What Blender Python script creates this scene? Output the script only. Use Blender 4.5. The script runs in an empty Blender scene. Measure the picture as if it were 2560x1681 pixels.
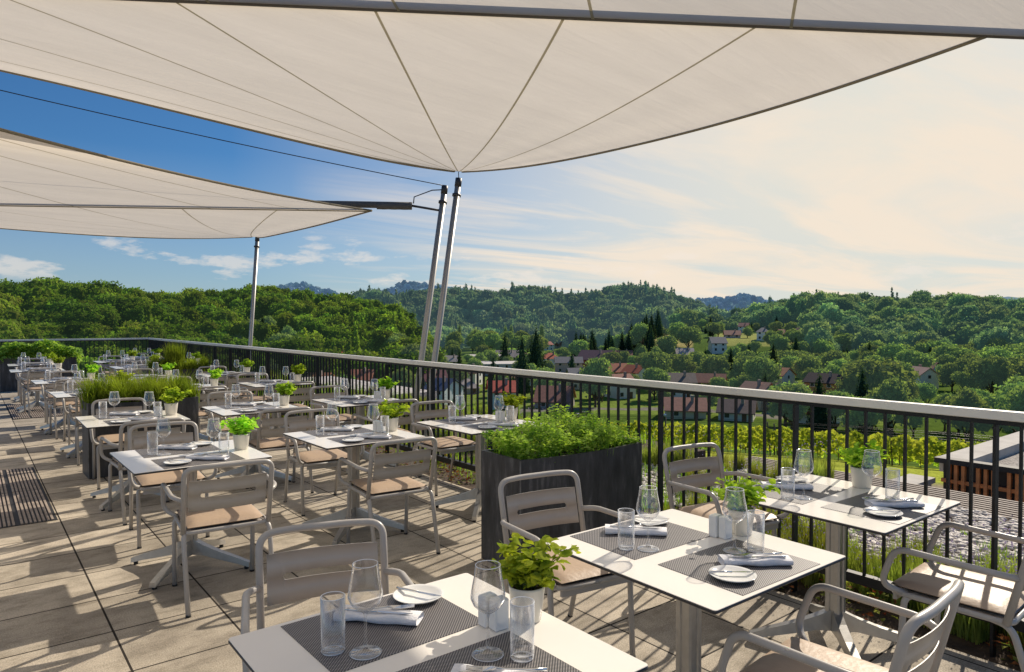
import bpy, math, random
import numpy as np
from mathutils import Vector, Matrix, Euler
R = math.radians
PI = math.pi
sc = bpy.context.scene
COL = sc.collection
rng = random.Random(7)
nrg = np.random.default_rng(11)

# ------------------------------------------------------------------ camera
EYE = 1.61
YAW = R(38.55); PITCH = R(1.16); F = 1713.0
cam = bpy.data.cameras.new('camera'); co = bpy.data.objects.new('camera', cam); COL.objects.link(co)
cam.sensor_width = 36.0; cam.lens = 36.0 * F / 2560.0
cam.clip_start = 0.05; cam.clip_end = 30000
co.location = (0, 0, EYE)
co.rotation_euler = (PI / 2 - PITCH, 0, -YAW)
sc.camera = co

def ray(px, py):
    a = (px - 1280.) / F; b = -(py - 840.5) / F
    cy, sy, cp, sp = math.cos(YAW), math.sin(YAW), math.cos(PITCH), math.sin(PITCH)
    return Vector((sy * cp + a * cy + b * sy * sp, cy * cp - a * sy + b * cy * sp, -sp + b * cp))

# ------------------------------------------------------------------ materials
def new_mat(name):
    m = bpy.data.materials.new(name); m.use_nodes = True
    nt = m.node_tree; nt.nodes.clear()
    out = nt.nodes.new('ShaderNodeOutputMaterial')
    return m, nt, out
def N(nt, t, **k):
    n = nt.nodes.new(t)
    for a, b in k.items():
        if a in n.inputs: n.inputs[a].default_value = b
        else: setattr(n, a, b)
    return n
def rgb(r, g, b): return (r, g, b, 1)
def ramp(nt, stops):
    n = nt.nodes.new('ShaderNodeValToRGB'); cr = n.color_ramp
    while len(cr.elements) < len(stops): cr.elements.new(0.5)
    for e, (p, c) in zip(cr.elements, stops): e.position = p; e.color = c if len(c) == 4 else (*c, 1)
    return n
def basic(name, col, rough=.5, metal=0., var=.12, scale=6., bump=0., bscale=60., spec=.5, coords='Object'):
    m, nt, out = new_mat(name)
    b = N(nt, 'ShaderNodeBsdfPrincipled'); b.inputs['Roughness'].default_value = rough; b.inputs['Metallic'].default_value = metal
    b.inputs['Specular IOR Level'].default_value = spec
    tc = N(nt, 'ShaderNodeTexCoord'); nz = N(nt, 'ShaderNodeTexNoise'); nz.inputs['Scale'].default_value = scale; nz.inputs['Detail'].default_value = 6
    nt.links.new(tc.outputs[coords], nz.inputs['Vector'])
    lo = tuple(c * (1 - var) for c in col); hi = tuple(min(1, c * (1 + var)) for c in col)
    rp = ramp(nt, [(.3, lo), (.7, hi)])
    nt.links.new(nz.outputs['Fac'], rp.inputs['Fac']); nt.links.new(rp.outputs['Color'], b.inputs['Base Color'])
    if bump:
        n2 = N(nt, 'ShaderNodeTexNoise'); n2.inputs['Scale'].default_value = bscale; n2.inputs['Detail'].default_value = 4
        nt.links.new(tc.outputs[coords], n2.inputs['Vector'])
        bp = N(nt, 'ShaderNodeBump'); bp.inputs['Strength'].default_value = bump; bp.inputs['Distance'].default_value = .02
        nt.links.new(n2.outputs['Fac'], bp.inputs['Height']); nt.links.new(bp.outputs['Normal'], b.inputs['Normal'])
    nt.links.new(b.outputs[0], out.inputs[0])
    return m
def leafy(name, dark, light, trans=.35, attr=None, scale=3., tcol=None, haze=None):
    """foliage: diffuse + translucent, colour varies by attribute tint and noise"""
    m, nt, out = new_mat(name)
    tc = N(nt, 'ShaderNodeTexCoord'); nz = N(nt, 'ShaderNodeTexNoise'); nz.inputs['Scale'].default_value = scale; nz.inputs['Detail'].default_value = 3
    nt.links.new(tc.outputs['Object'], nz.inputs['Vector'])
    rp = ramp(nt, [(.32, dark), (.68, light)]); nt.links.new(nz.outputs['Fac'], rp.inputs['Fac'])
    colout = rp.outputs['Color']
    oi = N(nt, 'ShaderNodeObjectInfo')
    hs = N(nt, 'ShaderNodeHueSaturation')
    mr = N(nt, 'ShaderNodeMapRange'); mr.inputs['To Min'].default_value = .72; mr.inputs['To Max'].default_value = 1.4
    mh = N(nt, 'ShaderNodeMath', operation='MULTIPLY_ADD'); mh.inputs[1].default_value = .05; mh.inputs[2].default_value = .475; nt.links.new(oi.outputs['Random'], mh.inputs[0]); nt.links.new(mh.outputs[0], hs.inputs['Hue'])
    nt.links.new(oi.outputs['Random'], mr.inputs['Value']); nt.links.new(mr.outputs[0], hs.inputs['Value']); nt.links.new(colout, hs.inputs['Color']); colout = hs.outputs[0]
    if attr:
        at = N(nt, 'ShaderNodeAttribute', attribute_name=attr)
        mx = N(nt, 'ShaderNodeMixRGB', blend_type='MULTIPLY'); mx.inputs[0].default_value = 1
        nt.links.new(colout, mx.inputs[1]); nt.links.new(at.outputs['Color'], mx.inputs[2]); colout = mx.outputs[0]
    d = N(nt, 'ShaderNodeBsdfDiffuse'); t = N(nt, 'ShaderNodeBsdfTranslucent'); mix = N(nt, 'ShaderNodeMixShader'); mix.inputs[0].default_value = trans
    nt.links.new(colout, d.inputs[0])
    g = N(nt, 'ShaderNodeMixRGB', blend_type='MULTIPLY'); g.inputs[0].default_value = 1; g.inputs[2].default_value = rgb(*(tcol or (1.25, 1.3, .5)))
    nt.links.new(colout, g.inputs[1]); nt.links.new(g.outputs[0], t.inputs[0])
    nt.links.new(d.outputs[0], mix.inputs[1]); nt.links.new(t.outputs[0], mix.inputs[2])
    if haze:      # faint emission added to the foliage imitates distance haze, lifts shadows
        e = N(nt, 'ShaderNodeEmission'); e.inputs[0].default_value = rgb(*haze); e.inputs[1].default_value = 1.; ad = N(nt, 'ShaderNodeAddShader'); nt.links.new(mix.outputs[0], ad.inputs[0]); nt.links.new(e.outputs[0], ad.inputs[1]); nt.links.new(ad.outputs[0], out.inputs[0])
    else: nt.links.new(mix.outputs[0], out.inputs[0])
    return m

M = {}
M['chair'] = basic('powder_coated_metal', (.45, .425, .395), .34, 0, .05, 9, .04, 300)
M['cushion'] = basic('tan_leatherette', (.50, .37, .26), .5, 0, .07, 5, .12, 45)
M['laminate'] = basic('white_laminate', (.92, .875, .80), .2, 0, .02, 5, 0, 50)
M['edge'] = basic('black_laminate_edge', (.03, .03, .035), .4, 0, .1, 20)
M['alu'] = basic('brushed_aluminium', (.50, .49, .47), .33, .75, .07, 30, .03, 120)
M['rubber'] = basic('black_rubber', (.02, .02, .02), .7)
M['china'] = basic('white_china', (.86, .86, .84), .12, 0, .01)
M['linen'] = basic('white_linen', (.84, .84, .87), .85, 0, .04, 30, .3, 160)
M['steel'] = basic('polished_steel', (.72, .71, .69), .16, 1, .05, 40)
M['pot'] = basic('cream_ceramic', (.72, .68, .60), .35, 0, .03, 10)
M['soil'] = basic('dark_soil', (.05, .035, .022), .95, 0, .4, 40, .8, 60)
M['rail_black'] = basic('black_painted_steel', (.008, .008, .008), .55, 0, .2, 15)
M['rail_top'] = basic('silver_handrail', (.80, .78, .72), .4, .0, .06, 4, .02, 60)
M['mast'] = basic('stainless_mast', (.42, .40, .365), .42, .5, .08, 3, .02, 60)
M['mast_dark'] = basic('dark_mast_cap', (.05, .05, .055), .5)
M['boomcloth'] = basic('grey_boom_cloth', (.13, .122, .115), .8, 0, .12, 4, .25, 14)
M['cable'] = basic('dark_steel_cable', (.03, .03, .035), .4, .6)
M['wood'] = basic('reddish_larch', (.58, .23, .085), .7, 0, .35, 8, .2, 40)
M['slat'] = basic('grey_weathered_wood', (.34, .28, .23), .75, 0, .25, 12, .2, 40)
M['concrete'] = basic('light_concrete', (.52, .48, .42), .85, 0, .15, 3, .25, 40)
M['darkvoid'] = basic('dark_cladding_gap_shade', (.02, .02, .022), .7)
M['bark'] = basic('tree_bark', (.10, .075, .055), .9, 0, .3, 3, .4, 10)
M['vinepost'] = basic('vineyard_post', (.12, .095, .075), .9, 0, .3, 3)
M['stem'] = basic('plant_stem', (.16, .20, .06), .8)
M['car_paint'] = basic('car_paint', (.6, .62, .64), .2, .3, .02)
M['glassdark'] = basic('dark_window_glass', (.03, .04, .05), .1)
M['tyre'] = basic('tyre', (.02, .02, .02), .8)
M['leafpot'] = leafy('basil_leaf', (.15, .31, .035), (.54, .70, .10), .5, scale=14, tcol=(1.3, 1.25, .4))
M['leafherb'] = leafy('parsley_leaf', (.09, .22, .045), (.50, .66, .16), .45, scale=9)
M['grass'] = leafy('grass_blade', (.09, .16, .025), (.40, .50, .08), .45, scale=6, tcol=(1.1, 1.3, .4))
M['lavender'] = leafy('lavender_leaf', (.15, .19, .05), (.44, .47, .13), .42, scale=6)
M['lavflower'] = leafy('lavender_flower', (.26, .22, .34), (.36, .31, .42), .3, tcol=(1, .95, 1.1))
M['redleaf'] = leafy('sedum_leaf', (.16, .04, .02), (.30, .16, .06), .3, scale=8, tcol=(1.3, .7, .5))
M['vine'] = leafy('vine_leaf', (.18, .31, .045), (.60, .71, .17), .5, scale=1.2, tcol=(1.3, 1.2, .4))
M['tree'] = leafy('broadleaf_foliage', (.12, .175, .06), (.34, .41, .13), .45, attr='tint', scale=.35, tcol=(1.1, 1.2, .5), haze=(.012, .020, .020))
M['conifer'] = leafy('conifer_foliage', (.035, .072, .045), (.075, .125, .065), .25, attr='tint', scale=.5)
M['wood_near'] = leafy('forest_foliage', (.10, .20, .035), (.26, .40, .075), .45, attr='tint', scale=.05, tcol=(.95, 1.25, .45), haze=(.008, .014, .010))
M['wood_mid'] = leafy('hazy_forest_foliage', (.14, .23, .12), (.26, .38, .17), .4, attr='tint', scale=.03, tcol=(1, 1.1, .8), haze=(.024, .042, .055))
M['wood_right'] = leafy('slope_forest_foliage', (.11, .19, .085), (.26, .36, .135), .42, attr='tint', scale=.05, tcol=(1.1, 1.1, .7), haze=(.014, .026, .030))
M['wood_far'] = leafy('far_forest_foliage', (.12, .19, .22), (.17, .25, .27), .1, attr='tint', scale=.02, tcol=(1, 1, 1), haze=(.050, .085, .14))  # blue base colour and glow put distance haze into the foliage

# paving
m, nt, out = new_mat('concrete_paving'); M['paving'] = m
tc = N(nt, 'ShaderNodeTexCoord'); mp = N(nt, 'ShaderNodeMapping'); mp.inputs['Location'].default_value = (-.58, -3.54, 0)
nt.links.new(tc.outputs['Object'], mp.inputs['Vector'])
br = N(nt, 'ShaderNodeTexBrick'); br.offset = 0; br.squash = 1
for k, v in (('Scale', 1.), ('Mortar Size', .0058), ('Mortar Smooth', .15), ('Brick Width', .52), ('Row Height', .52), ('Bias', 0.)): br.inputs[k].default_value = v
br.inputs['Color1'].default_value = rgb(.42, .375, .305); br.inputs['Color2'].default_value = rgb(.61, .545, .445); br.inputs['Mortar'].default_value = rgb(.03, .024, .018)
nt.links.new(mp.outputs[0], br.inputs['Vector'])
n1 = N(nt, 'ShaderNodeTexNoise'); n1.inputs['Scale'].default_value = 1.7; n1.inputs['Detail'].default_value = 8; n1.inputs['Roughness'].default_value = .65
n2 = N(nt, 'ShaderNodeTexNoise'); n2.inputs['Scale'].default_value = 150; n2.inputs['Detail'].default_value = 3
n3 = N(nt, 'ShaderNodeTexNoise'); n3.inputs['Scale'].default_value = 5; n3.inputs['Detail'].default_value = 10; n3.inputs['Roughness'].default_value = .75
ms = N(nt, 'ShaderNodeMapping'); ms.inputs['Scale'].default_value = (.7, 1.5, 1)
nt.links.new(tc.outputs['Object'], ms.inputs['Vector']); nt.links.new(ms.outputs[0], n3.inputs['Vector'])
for n in (n1, n2): nt.links.new(tc.outputs['Object'], n.inputs['Vector'])
r1 = ramp(nt, [(.36, (.72, .70, .68)), (.60, (1.1, 1.08, 1.05))]); r2 = ramp(nt, [(.35, (.70, .70, .70)), (.65, (1.18, 1.18, 1.18))]); r3 = ramp(nt, [(.36, (.66, .65, .63)), (.52, (1.0, 1.0, 1.0)), (.7, (1.10, 1.09, 1.08))])
for n, r_ in ((n1, r1), (n2, r2), (n3, r3)): nt.links.new(n.outputs['Fac'], r_.inputs['Fac'])
c = br.outputs['Color']
for r_ in (r1, r2, r3):
    mx = N(nt, 'ShaderNodeMixRGB', blend_type='MULTIPLY'); mx.inputs[0].default_value = 1
    nt.links.new(c, mx.inputs[1]); nt.links.new(r_.outputs[0], mx.inputs[2]); c = mx.outputs[0]
b = N(nt, 'ShaderNodeBsdfPrincipled'); b.inputs['Roughness'].default_value = .85; b.inputs['Specular IOR Level'].default_value = .3
nt.links.new(c, b.inputs['Base Color'])
ad = N(nt, 'ShaderNodeMath', operation='MULTIPLY_ADD'); ad.inputs[1].default_value = -1.; 
nt.links.new(br.outputs['Fac'], ad.inputs[0]); nt.links.new(n2.outputs['Fac'], ad.inputs[2])
bp = N(nt, 'ShaderNodeBump'); bp.inputs['Strength'].default_value = .35; bp.inputs['Distance'].default_value = .004
nt.links.new(ad.outputs[0], bp.inputs['Height']); nt.links.new(bp.outputs[0], b.inputs['Normal']); nt.links.new(b.outputs[0], out.inputs[0])

# placemat weave
m, nt, out = new_mat('woven_vinyl'); M['mat'] = m
tc = N(nt, 'ShaderNodeTexCoord'); sp = N(nt, 'ShaderNodeSeparateXYZ'); nt.links.new(tc.outputs['Object'], sp.inputs[0])
def sinw(axis, freq, ph=0):
    a = N(nt, 'ShaderNodeMath', operation='MULTIPLY_ADD'); a.inputs[1].default_value = freq; a.inputs[2].default_value = ph
    nt.links.new(sp.outputs[axis], a.inputs[0]); s = N(nt, 'ShaderNodeMath', operation='SINE'); nt.links.new(a.outputs[0], s.inputs[0]); return s
s1 = sinw(0, 2 * PI / .0095); s2 = sinw(1, 2 * PI / .0095)
mu = N(nt, 'ShaderNodeMath', operation='MULTIPLY'); nt.links.new(s1.outputs[0], mu.inputs[0]); nt.links.new(s2.outputs[0], mu.inputs[1])
rp = ramp(nt, [(.54, (.030, .030, .036)), (.72, (.38, .35, .34))]); 
ma = N(nt, 'ShaderNodeMath', operation='MULTIPLY_ADD'); ma.inputs[1].default_value = .5; ma.inputs[2].default_value = .5
nt.links.new(mu.outputs[0], ma.inputs[0]); nt.links.new(ma.outputs[0], rp.inputs['Fac'])
b = N(nt, 'ShaderNodeBsdfPrincipled'); b.inputs['Roughness'].default_value = .45
bp = N(nt, 'ShaderNodeBump'); bp.inputs['Strength'].default_value = .4; bp.inputs['Distance'].default_value = .001
nt.links.new(ma.outputs[0], bp.inputs['Height']); nt.links.new(bp.outputs[0], b.inputs['Normal'])
nt.links.new(rp.outputs[0], b.inputs['Base Color']); nt.links.new(b.outputs[0], out.inputs[0])

# thin drinking glass: transparent + fresnel gloss (lets light through, real refraction is negligible for a thin wall)
def thin_glass(name, edge):
    m, nt, out = new_mat(name)
    lw = N(nt, 'ShaderNodeLayerWeight'); lw.inputs['Blend'].default_value = .5
    pw = N(nt, 'ShaderNodeMath', operation='POWER'); pw.inputs[1].default_value = 2.2; nt.links.new(lw.outputs['Facing'], pw.inputs[0])
    tcol = ramp(nt, [(0, (.985, .985, .985)), (1, (edge, edge, edge * 1.03))]); nt.links.new(pw.outputs[0], tcol.inputs['Fac'])
    t = N(nt, 'ShaderNodeBsdfTransparent'); nt.links.new(tcol.outputs[0], t.inputs[0])
    g = N(nt, 'ShaderNodeBsdfGlossy'); g.inputs['Roughness'].default_value = .02; g.inputs['Color'].default_value = rgb(1, 1, 1)
    p4 = N(nt, 'ShaderNodeMath', operation='POWER'); p4.inputs[1].default_value = 3.0; nt.links.new(lw.outputs['Facing'], p4.inputs[0])
    mr = N(nt, 'ShaderNodeMath', operation='MULTIPLY_ADD'); mr.inputs[1].default_value = 1.0; mr.inputs[2].default_value = .06; nt.links.new(p4.outputs[0], mr.inputs[0])
    mx = N(nt, 'ShaderNodeMixShader'); nt.links.new(mr.outputs[0], mx.inputs[0]); nt.links.new(t.outputs[0], mx.inputs[1]); nt.links.new(g.outputs[0], mx.inputs[2])
    # white mixed in where seen edge-on, imitating bright refraction along the glass
    p6 = N(nt, 'ShaderNodeMath', operation='POWER'); p6.inputs[1].default_value = 6.; nt.links.new(lw.outputs['Facing'], p6.inputs[0]); m6 = N(nt, 'ShaderNodeMath', operation='MULTIPLY'); m6.inputs[1].default_value = .95; nt.links.new(p6.outputs[0], m6.inputs[0])
    tl = N(nt, 'ShaderNodeBsdfTranslucent'); tl.inputs[0].default_value = rgb(.9, .92, .95); dd = N(nt, 'ShaderNodeBsdfDiffuse'); dd.inputs[0].default_value = rgb(.9, .92, .95); ml = N(nt, 'ShaderNodeMixShader'); nt.links.new(tl.outputs[0], ml.inputs[1]); nt.links.new(dd.outputs[0], ml.inputs[2])
    m7 = N(nt, 'ShaderNodeMixShader'); nt.links.new(m6.outputs[0], m7.inputs[0]); nt.links.new(mx.outputs[0], m7.inputs[1]); nt.links.new(ml.outputs[0], m7.inputs[2])
    nt.links.new(m7.outputs[0], out.inputs[0]); return m
M['glass'] = thin_glass('clear_thin_glass', .86)

M['edgehighlight'] = basic('edge_highlight', (.16, .16, .16), .7, 0, .5, 12)  # paler corner strips paint an edge highlight on the planter
M['rim'] = basic('rim_glint', (.92, .94, .96), .08, 0, .01)  # opaque white rings paint the bright glint on rims and feet
# dark planter with rubbed streaks
m, nt, out = new_mat('charcoal_planter'); M['planter'] = m
tc = N(nt, 'ShaderNodeTexCoord'); mp = N(nt, 'ShaderNodeMapping'); mp.inputs['Scale'].default_value = (6, 6, 1.2); nt.links.new(tc.outputs['Object'], mp.inputs[0])
nz = N(nt, 'ShaderNodeTexNoise'); nz.inputs['Scale'].default_value = 2.2; nz.inputs['Detail'].default_value = 8; nz.inputs['Roughness'].default_value = .7; nt.links.new(mp.outputs[0], nz.inputs['Vector'])
rp = ramp(nt, [(.35, (.026, .026, .028)), (.56, (.062, .063, .067)), (.74, (.19, .19, .19))]); nt.links.new(nz.outputs['Fac'], rp.inputs['Fac'])
b = N(nt, 'ShaderNodeBsdfPrincipled'); b.inputs['Roughness'].default_value = .55; nt.links.new(rp.outputs[0], b.inputs['Base Color']); nt.links.new(b.outputs[0], out.inputs[0])

# sail cloth
def sail_mat(name, col, tr):
    m, nt, out = new_mat(name)
    tc = N(nt, 'ShaderNodeTexCoord'); mp = N(nt, 'ShaderNodeMapping'); mp.inputs['Rotation'].default_value = (0, 0, .6); mp.inputs['Scale'].default_value = (.5, 3.5, 1); nt.links.new(tc.outputs['Object'], mp.inputs[0])
    nz = N(nt, 'ShaderNodeTexNoise'); nz.inputs['Scale'].default_value = 1.3; nz.inputs['Detail'].default_value = 7; nt.links.new(mp.outputs[0], nz.inputs['Vector'])
    rp = ramp(nt, [(.3, tuple(c * .95 for c in col)), (.7, tuple(min(1, c * 1.03) for c in col))]); nt.links.new(nz.outputs['Fac'], rp.inputs['Fac'])
    n2 = N(nt, 'ShaderNodeTexNoise'); n2.inputs['Scale'].default_value = 4; n2.inputs['Detail'].default_value = 8; n2.inputs['Distortion'].default_value = .5; nt.links.new(mp.outputs[0], n2.inputs['Vector'])
    bp = N(nt, 'ShaderNodeBump'); bp.inputs['Strength'].default_value = .3; bp.inputs['Distance'].default_value = .03; nt.links.new(n2.outputs['Fac'], bp.inputs['Height'])
    d = N(nt, 'ShaderNodeBsdfDiffuse'); t = N(nt, 'ShaderNodeBsdfTranslucent'); mx = N(nt, 'ShaderNodeMixShader'); mx.inputs[0].default_value = tr
    for s in (d, t): nt.links.new(rp.outputs[0], s.inputs[0]); nt.links.new(bp.outputs[0], s.inputs['Normal'])
    nt.links.new(d.outputs[0], mx.inputs[1]); nt.links.new(t.outputs[0], mx.inputs[2]); nt.links.new(mx.outputs[0], out.inputs[0]); return m
M['sail'] = sail_mat('cream_sailcloth', (.81, .75, .66), .60)
M['seam'] = sail_mat('olive_seam_tape', (.50, .46, .34), .55)
M['hem'] = sail_mat('sail_hem', (.42, .38, .30), .4)

# terrain: colours from a vertex attribute broken up by noise
m, nt, out = new_mat('terrain_ground'); M['terrain'] = m
at = N(nt, 'ShaderNodeAttribute', attribute_name='zone'); tc = N(nt, 'ShaderNodeTexCoord')
a1 = N(nt, 'ShaderNodeTexNoise'); a1.inputs['Scale'].default_value = .6; a1.inputs['Detail'].default_value = 10; a1.inputs['Roughness'].default_value = .7
nt.links.new(tc.outputs['Object'], a1.inputs['Vector'])
rp = ramp(nt, [(.3, (.62, .62, .6)), (.7, (1.35, 1.3, 1.2))]); nt.links.new(a1.outputs['Fac'], rp.inputs['Fac'])
a2 = N(nt, 'ShaderNodeTexNoise'); a2.inputs['Scale'].default_value = 9; a2.inputs['Detail'].default_value = 6; nt.links.new(tc.outputs['Object'], a2.inputs['Vector'])
rp2 = ramp(nt, [(.3, (.6, .6, .6)), (.7, (1.4, 1.4, 1.3))]); nt.links.new(a2.outputs['Fac'], rp2.inputs['Fac'])
c = at.outputs['Color']
for r_ in (rp, rp2):
    mx = N(nt, 'ShaderNodeMixRGB', blend_type='MULTIPLY'); mx.inputs[0].default_value = 1
    nt.links.new(c, mx.inputs[1]); nt.links.new(r_.outputs[0], mx.inputs[2]); c = mx.outputs[0]
d = N(nt, 'ShaderNodeBsdfDiffuse'); nt.links.new(c, d.inputs[0]); e = N(nt, 'ShaderNodeEmission'); e.inputs[0].default_value = rgb(.026, .046, .058); nt.links.new(at.outputs['Alpha'], e.inputs[1])  # attribute alpha adds a bluish glow imitating haze on far ground
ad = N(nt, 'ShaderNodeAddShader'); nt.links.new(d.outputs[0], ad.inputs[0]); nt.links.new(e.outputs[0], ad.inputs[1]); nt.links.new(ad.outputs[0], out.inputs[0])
M['pebble'] = basic('river_pebble', (.52, .47, .42), .7, 0, .6, 9, .2, 80)
M['bedsoil'] = basic('bed_mulch', (.085, .055, .035), .95, 0, .5, 14, .8, 50)
M['roofgravel'] = basic('roof_gravel', (.34, .30, .26), .9, 0, .75, 26, 1., 34)

# ------------------------------------------------------------------ object helpers
def tag(o, label=None, cat=None, group=None, kind=None):
    if label: o['label'] = label
    if cat: o['category'] = cat
    if group: o['group'] = group
    if kind: o['kind'] = kind
    return o
def empty(name, loc=(0, 0, 0), rz=0., **k):
    o = bpy.data.objects.new(name, None); o.empty_display_size = .1; COL.objects.link(o)
    o.location = loc; o.rotation_euler = (0, 0, rz); return tag(o, **k)
class MB:
    """collects shapes -> one mesh"""
    def __init__(s): s.v = []; s.f = []; s.mi = []; s.sm = []; s.cur = 0; s.smooth = False
    def add(s, vs, fs, smooth=None):
        b0 = len(s.v); s.v += [tuple(v) for v in vs]
        for f in fs: s.f.append([b0 + i for i in f]); s.mi.append(s.cur); s.sm.append(s.smooth if smooth is None else smooth)
    def box(s, x0, x1, y0, y1, z0, z1, mat=None):
        vs = [Vector((x, y, z)) for z in (z0, z1) for x, y in ((x0, y0), (x1, y0), (x1, y1), (x0, y1))]
        if mat is not None: vs = [mat @ v for v in vs]
        s.add(vs, [(3, 2, 1, 0), (4, 5, 6, 7), (0, 1, 5, 4), (1, 2, 6, 5), (2, 3, 7, 6), (3, 0, 4, 7)], False)
    def bbox(s, x0, x1, y0, y1, z0, z1, b=.004, seg=2, mat=None):
        """box with rounded vertical edges and chamfered top/bottom"""
        def ring(inset, z):
            pts = []; r = max(b - inset, 0.0001)
            for cx, cy, a0 in ((x1 - b, y1 - b, 0), (x0 + b, y1 - b, PI / 2), (x0 + b, y0 + b, PI), (x1 - b, y0 + b, 1.5 * PI)):
                for i in range(seg + 1):
                    a = a0 + PI / 2 * i / seg; pts.append(Vector((cx + r * math.cos(a), cy + r * math.sin(a), z)))
            return pts
        e = min(b, (z1 - z0) / 2) * .7
        rs = [ring(e, z0), ring(0, z0 + e), ring(0, z1 - e), ring(e, z1)]; n = len(rs[0]); vs = sum(rs, [])
        if mat is not None: vs = [mat @ v for v in vs]
        fs = [tuple(range(n - 1, -1, -1)), tuple(range(3 * n, 4 * n))]
        for k in range(3):
            for i in range(n): j = (i + 1) % n; fs.append((k * n + i, k * n + j, (k + 1) * n + j, (k + 1) * n + i))
        s.add(vs, fs)
    def tube(s, pts, r, n=10, cap=True, smooth=True):
        pts = [Vector(p) for p in pts]; m_ = len(pts)
        rr = r if isinstance(r, (list, tuple)) else [r] * m_
        t0 = (pts[1] - pts[0]).normalized(); up = Vector((0, 0, 1)) if abs(t0.z) < .9 else Vector((1, 0, 0))
        u = t0.cross(up).normalized(); vs = []
        for i, p in enumerate(pts):
            if i == 0: t = t0
            elif i == m_ - 1: t = (pts[i] - pts[i - 1]).normalized()
            else: t = ((pts[i + 1] - pts[i]).normalized() + (pts[i] - pts[i - 1]).normalized()).normalized()
            u = (u - t * u.dot(t)).normalized(); w = t.cross(u)
            for k in range(n): a = 2 * PI * k / n; vs.append(p + (u * math.cos(a) + w * math.sin(a)) * rr[i])
        fs = []
        for i in range(m_ - 1):
            for k in range(n): j = (k + 1) % n; fs.append((i * n + k, i * n + j, (i + 1) * n + j, (i + 1) * n + k))
        s.add(vs, fs, smooth)
        if cap: b0 = len(s.v) - len(vs); s.f += [[b0 + i for i in range(n - 1, -1, -1)], [b0 + (m_ - 1) * n + i for i in range(n)]]; s.mi += [s.cur] * 2; s.sm += [False] * 2
    def lathe(s, prof, n=24, c=(0, 0, 0), smooth=True, close=False):
        vs = []; fs = []; c = Vector(c)
        for r, z in prof:
            for k in range(n): a = 2 * PI * k / n; vs.append(c + Vector((r * math.cos(a), r * math.sin(a), z)))
        for i in range(len(prof) - 1):
            for k in range(n): j = (k + 1) % n; fs.append((i * n + k, i * n + j, (i + 1) * n + j, (i + 1) * n + k))
        s.add(vs, fs, smooth)
    def prism(s, poly, axis_vec, origin=(0, 0, 0), smooth=False):
        """poly: 3D points ring, extruded by axis_vec"""
        n = len(poly); a = Vector(axis_vec); vs = [Vector(p) + Vector(origin) for p in poly]; vs += [v + a for v in vs]
        fs = [tuple(range(n - 1, -1, -1)), tuple(range(n, 2 * n))] + [(i, (i + 1) % n, n + (i + 1) % n, n + i) for i in range(n)]
        s.add(vs, fs, smooth)
    def build(s, name, mats, parent=None, loc=None):
        me = bpy.data.meshes.new(name); me.from_pydata(s.v, [], s.f)
        mats = mats if isinstance(mats, (list, tuple)) else [mats]
        for m in mats: me.materials.append(m)
        me.polygons.foreach_set('material_index', s.mi); me.polygons.foreach_set('use_smooth', s.sm); me.update()
        o = bpy.data.objects.new(name, me); COL.objects.link(o)
        if parent: o.parent = parent
        if loc: o.location = loc
        return o
def fillet(pts, r, n=5):
    pts = [Vector(p) for p in pts]; out = [pts[0]]
    for i in range(1, len(pts) - 1):
        a, b_, c_ = pts[i - 1], pts[i], pts[i + 1]; d1 = (a - b_); d2 = (c_ - b_)
        rr = min(r, d1.length * .49, d2.length * .49); p = b_ + d1.normalized() * rr; q = b_ + d2.normalized() * rr
        for k in range(n + 1): t = k / n; out.append(p * (1 - t) ** 2 + b_ * 2 * t * (1 - t) + q * t * t)
    out.append(pts[-1]); return out
def copy_tree(o, parent=None, name=None):
    c_ = o.copy(); COL.objects.link(c_)
    if parent: c_.parent = parent
    for ch in list(o.children): copy_tree(ch, c_)
    return c_
class Proto:
    """first call returns the original, later calls return copies"""
    ALL = []
    def __init__(s, root): s.root = root; s.used = False; Proto.ALL.append(s)
    def get(s):
        if not s.used: s.used = True; return s.root
        return copy_tree(s.root)
def place(pr, loc, rz=0., label=None, cat=None, group=None, scale=None):
    o = pr.get(); o.location = loc; o.rotation_euler = (0, 0, rz)
    if scale: o.scale = (scale, scale, scale) if not isinstance(scale, tuple) else scale
    return tag(o, label, cat, group)
def np_mesh(name, V, nface, k, mats, parent=None, tint=None, smooth=False, mi=None):
    """V: (nface*k,3) unshared vertices, faces of k verts"""
    me = bpy.data.meshes.new(name); nv = len(V)
    me.vertices.add(nv); me.vertices.foreach_set('co', np.ascontiguousarray(V, dtype=np.float32).ravel())
    me.loops.add(nv); me.loops.foreach_set('vertex_index', np.arange(nv, dtype=np.int32))
    me.polygons.add(nface); me.polygons.foreach_set('loop_start', np.arange(0, nv, k, dtype=np.int32)); me.polygons.foreach_set('loop_total', np.full(nface, k, dtype=np.int32))
    for m in (mats if isinstance(mats, (list, tuple)) else [mats]): me.materials.append(m)
    if mi is not None: me.polygons.foreach_set('material_index', mi.astype(np.int32))
    if tint is not None:
        a = me.attributes.new('tint', 'FLOAT_COLOR', 'POINT'); t4 = np.ones((nv, 4), np.float32); t4[:, :3] = tint; a.data.foreach_set('color', t4.ravel())
    me.update(calc_edges=True)
    o = bpy.data.objects.new(name, me); COL.objects.link(o)
    if parent: o.parent = parent
    return o

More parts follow.
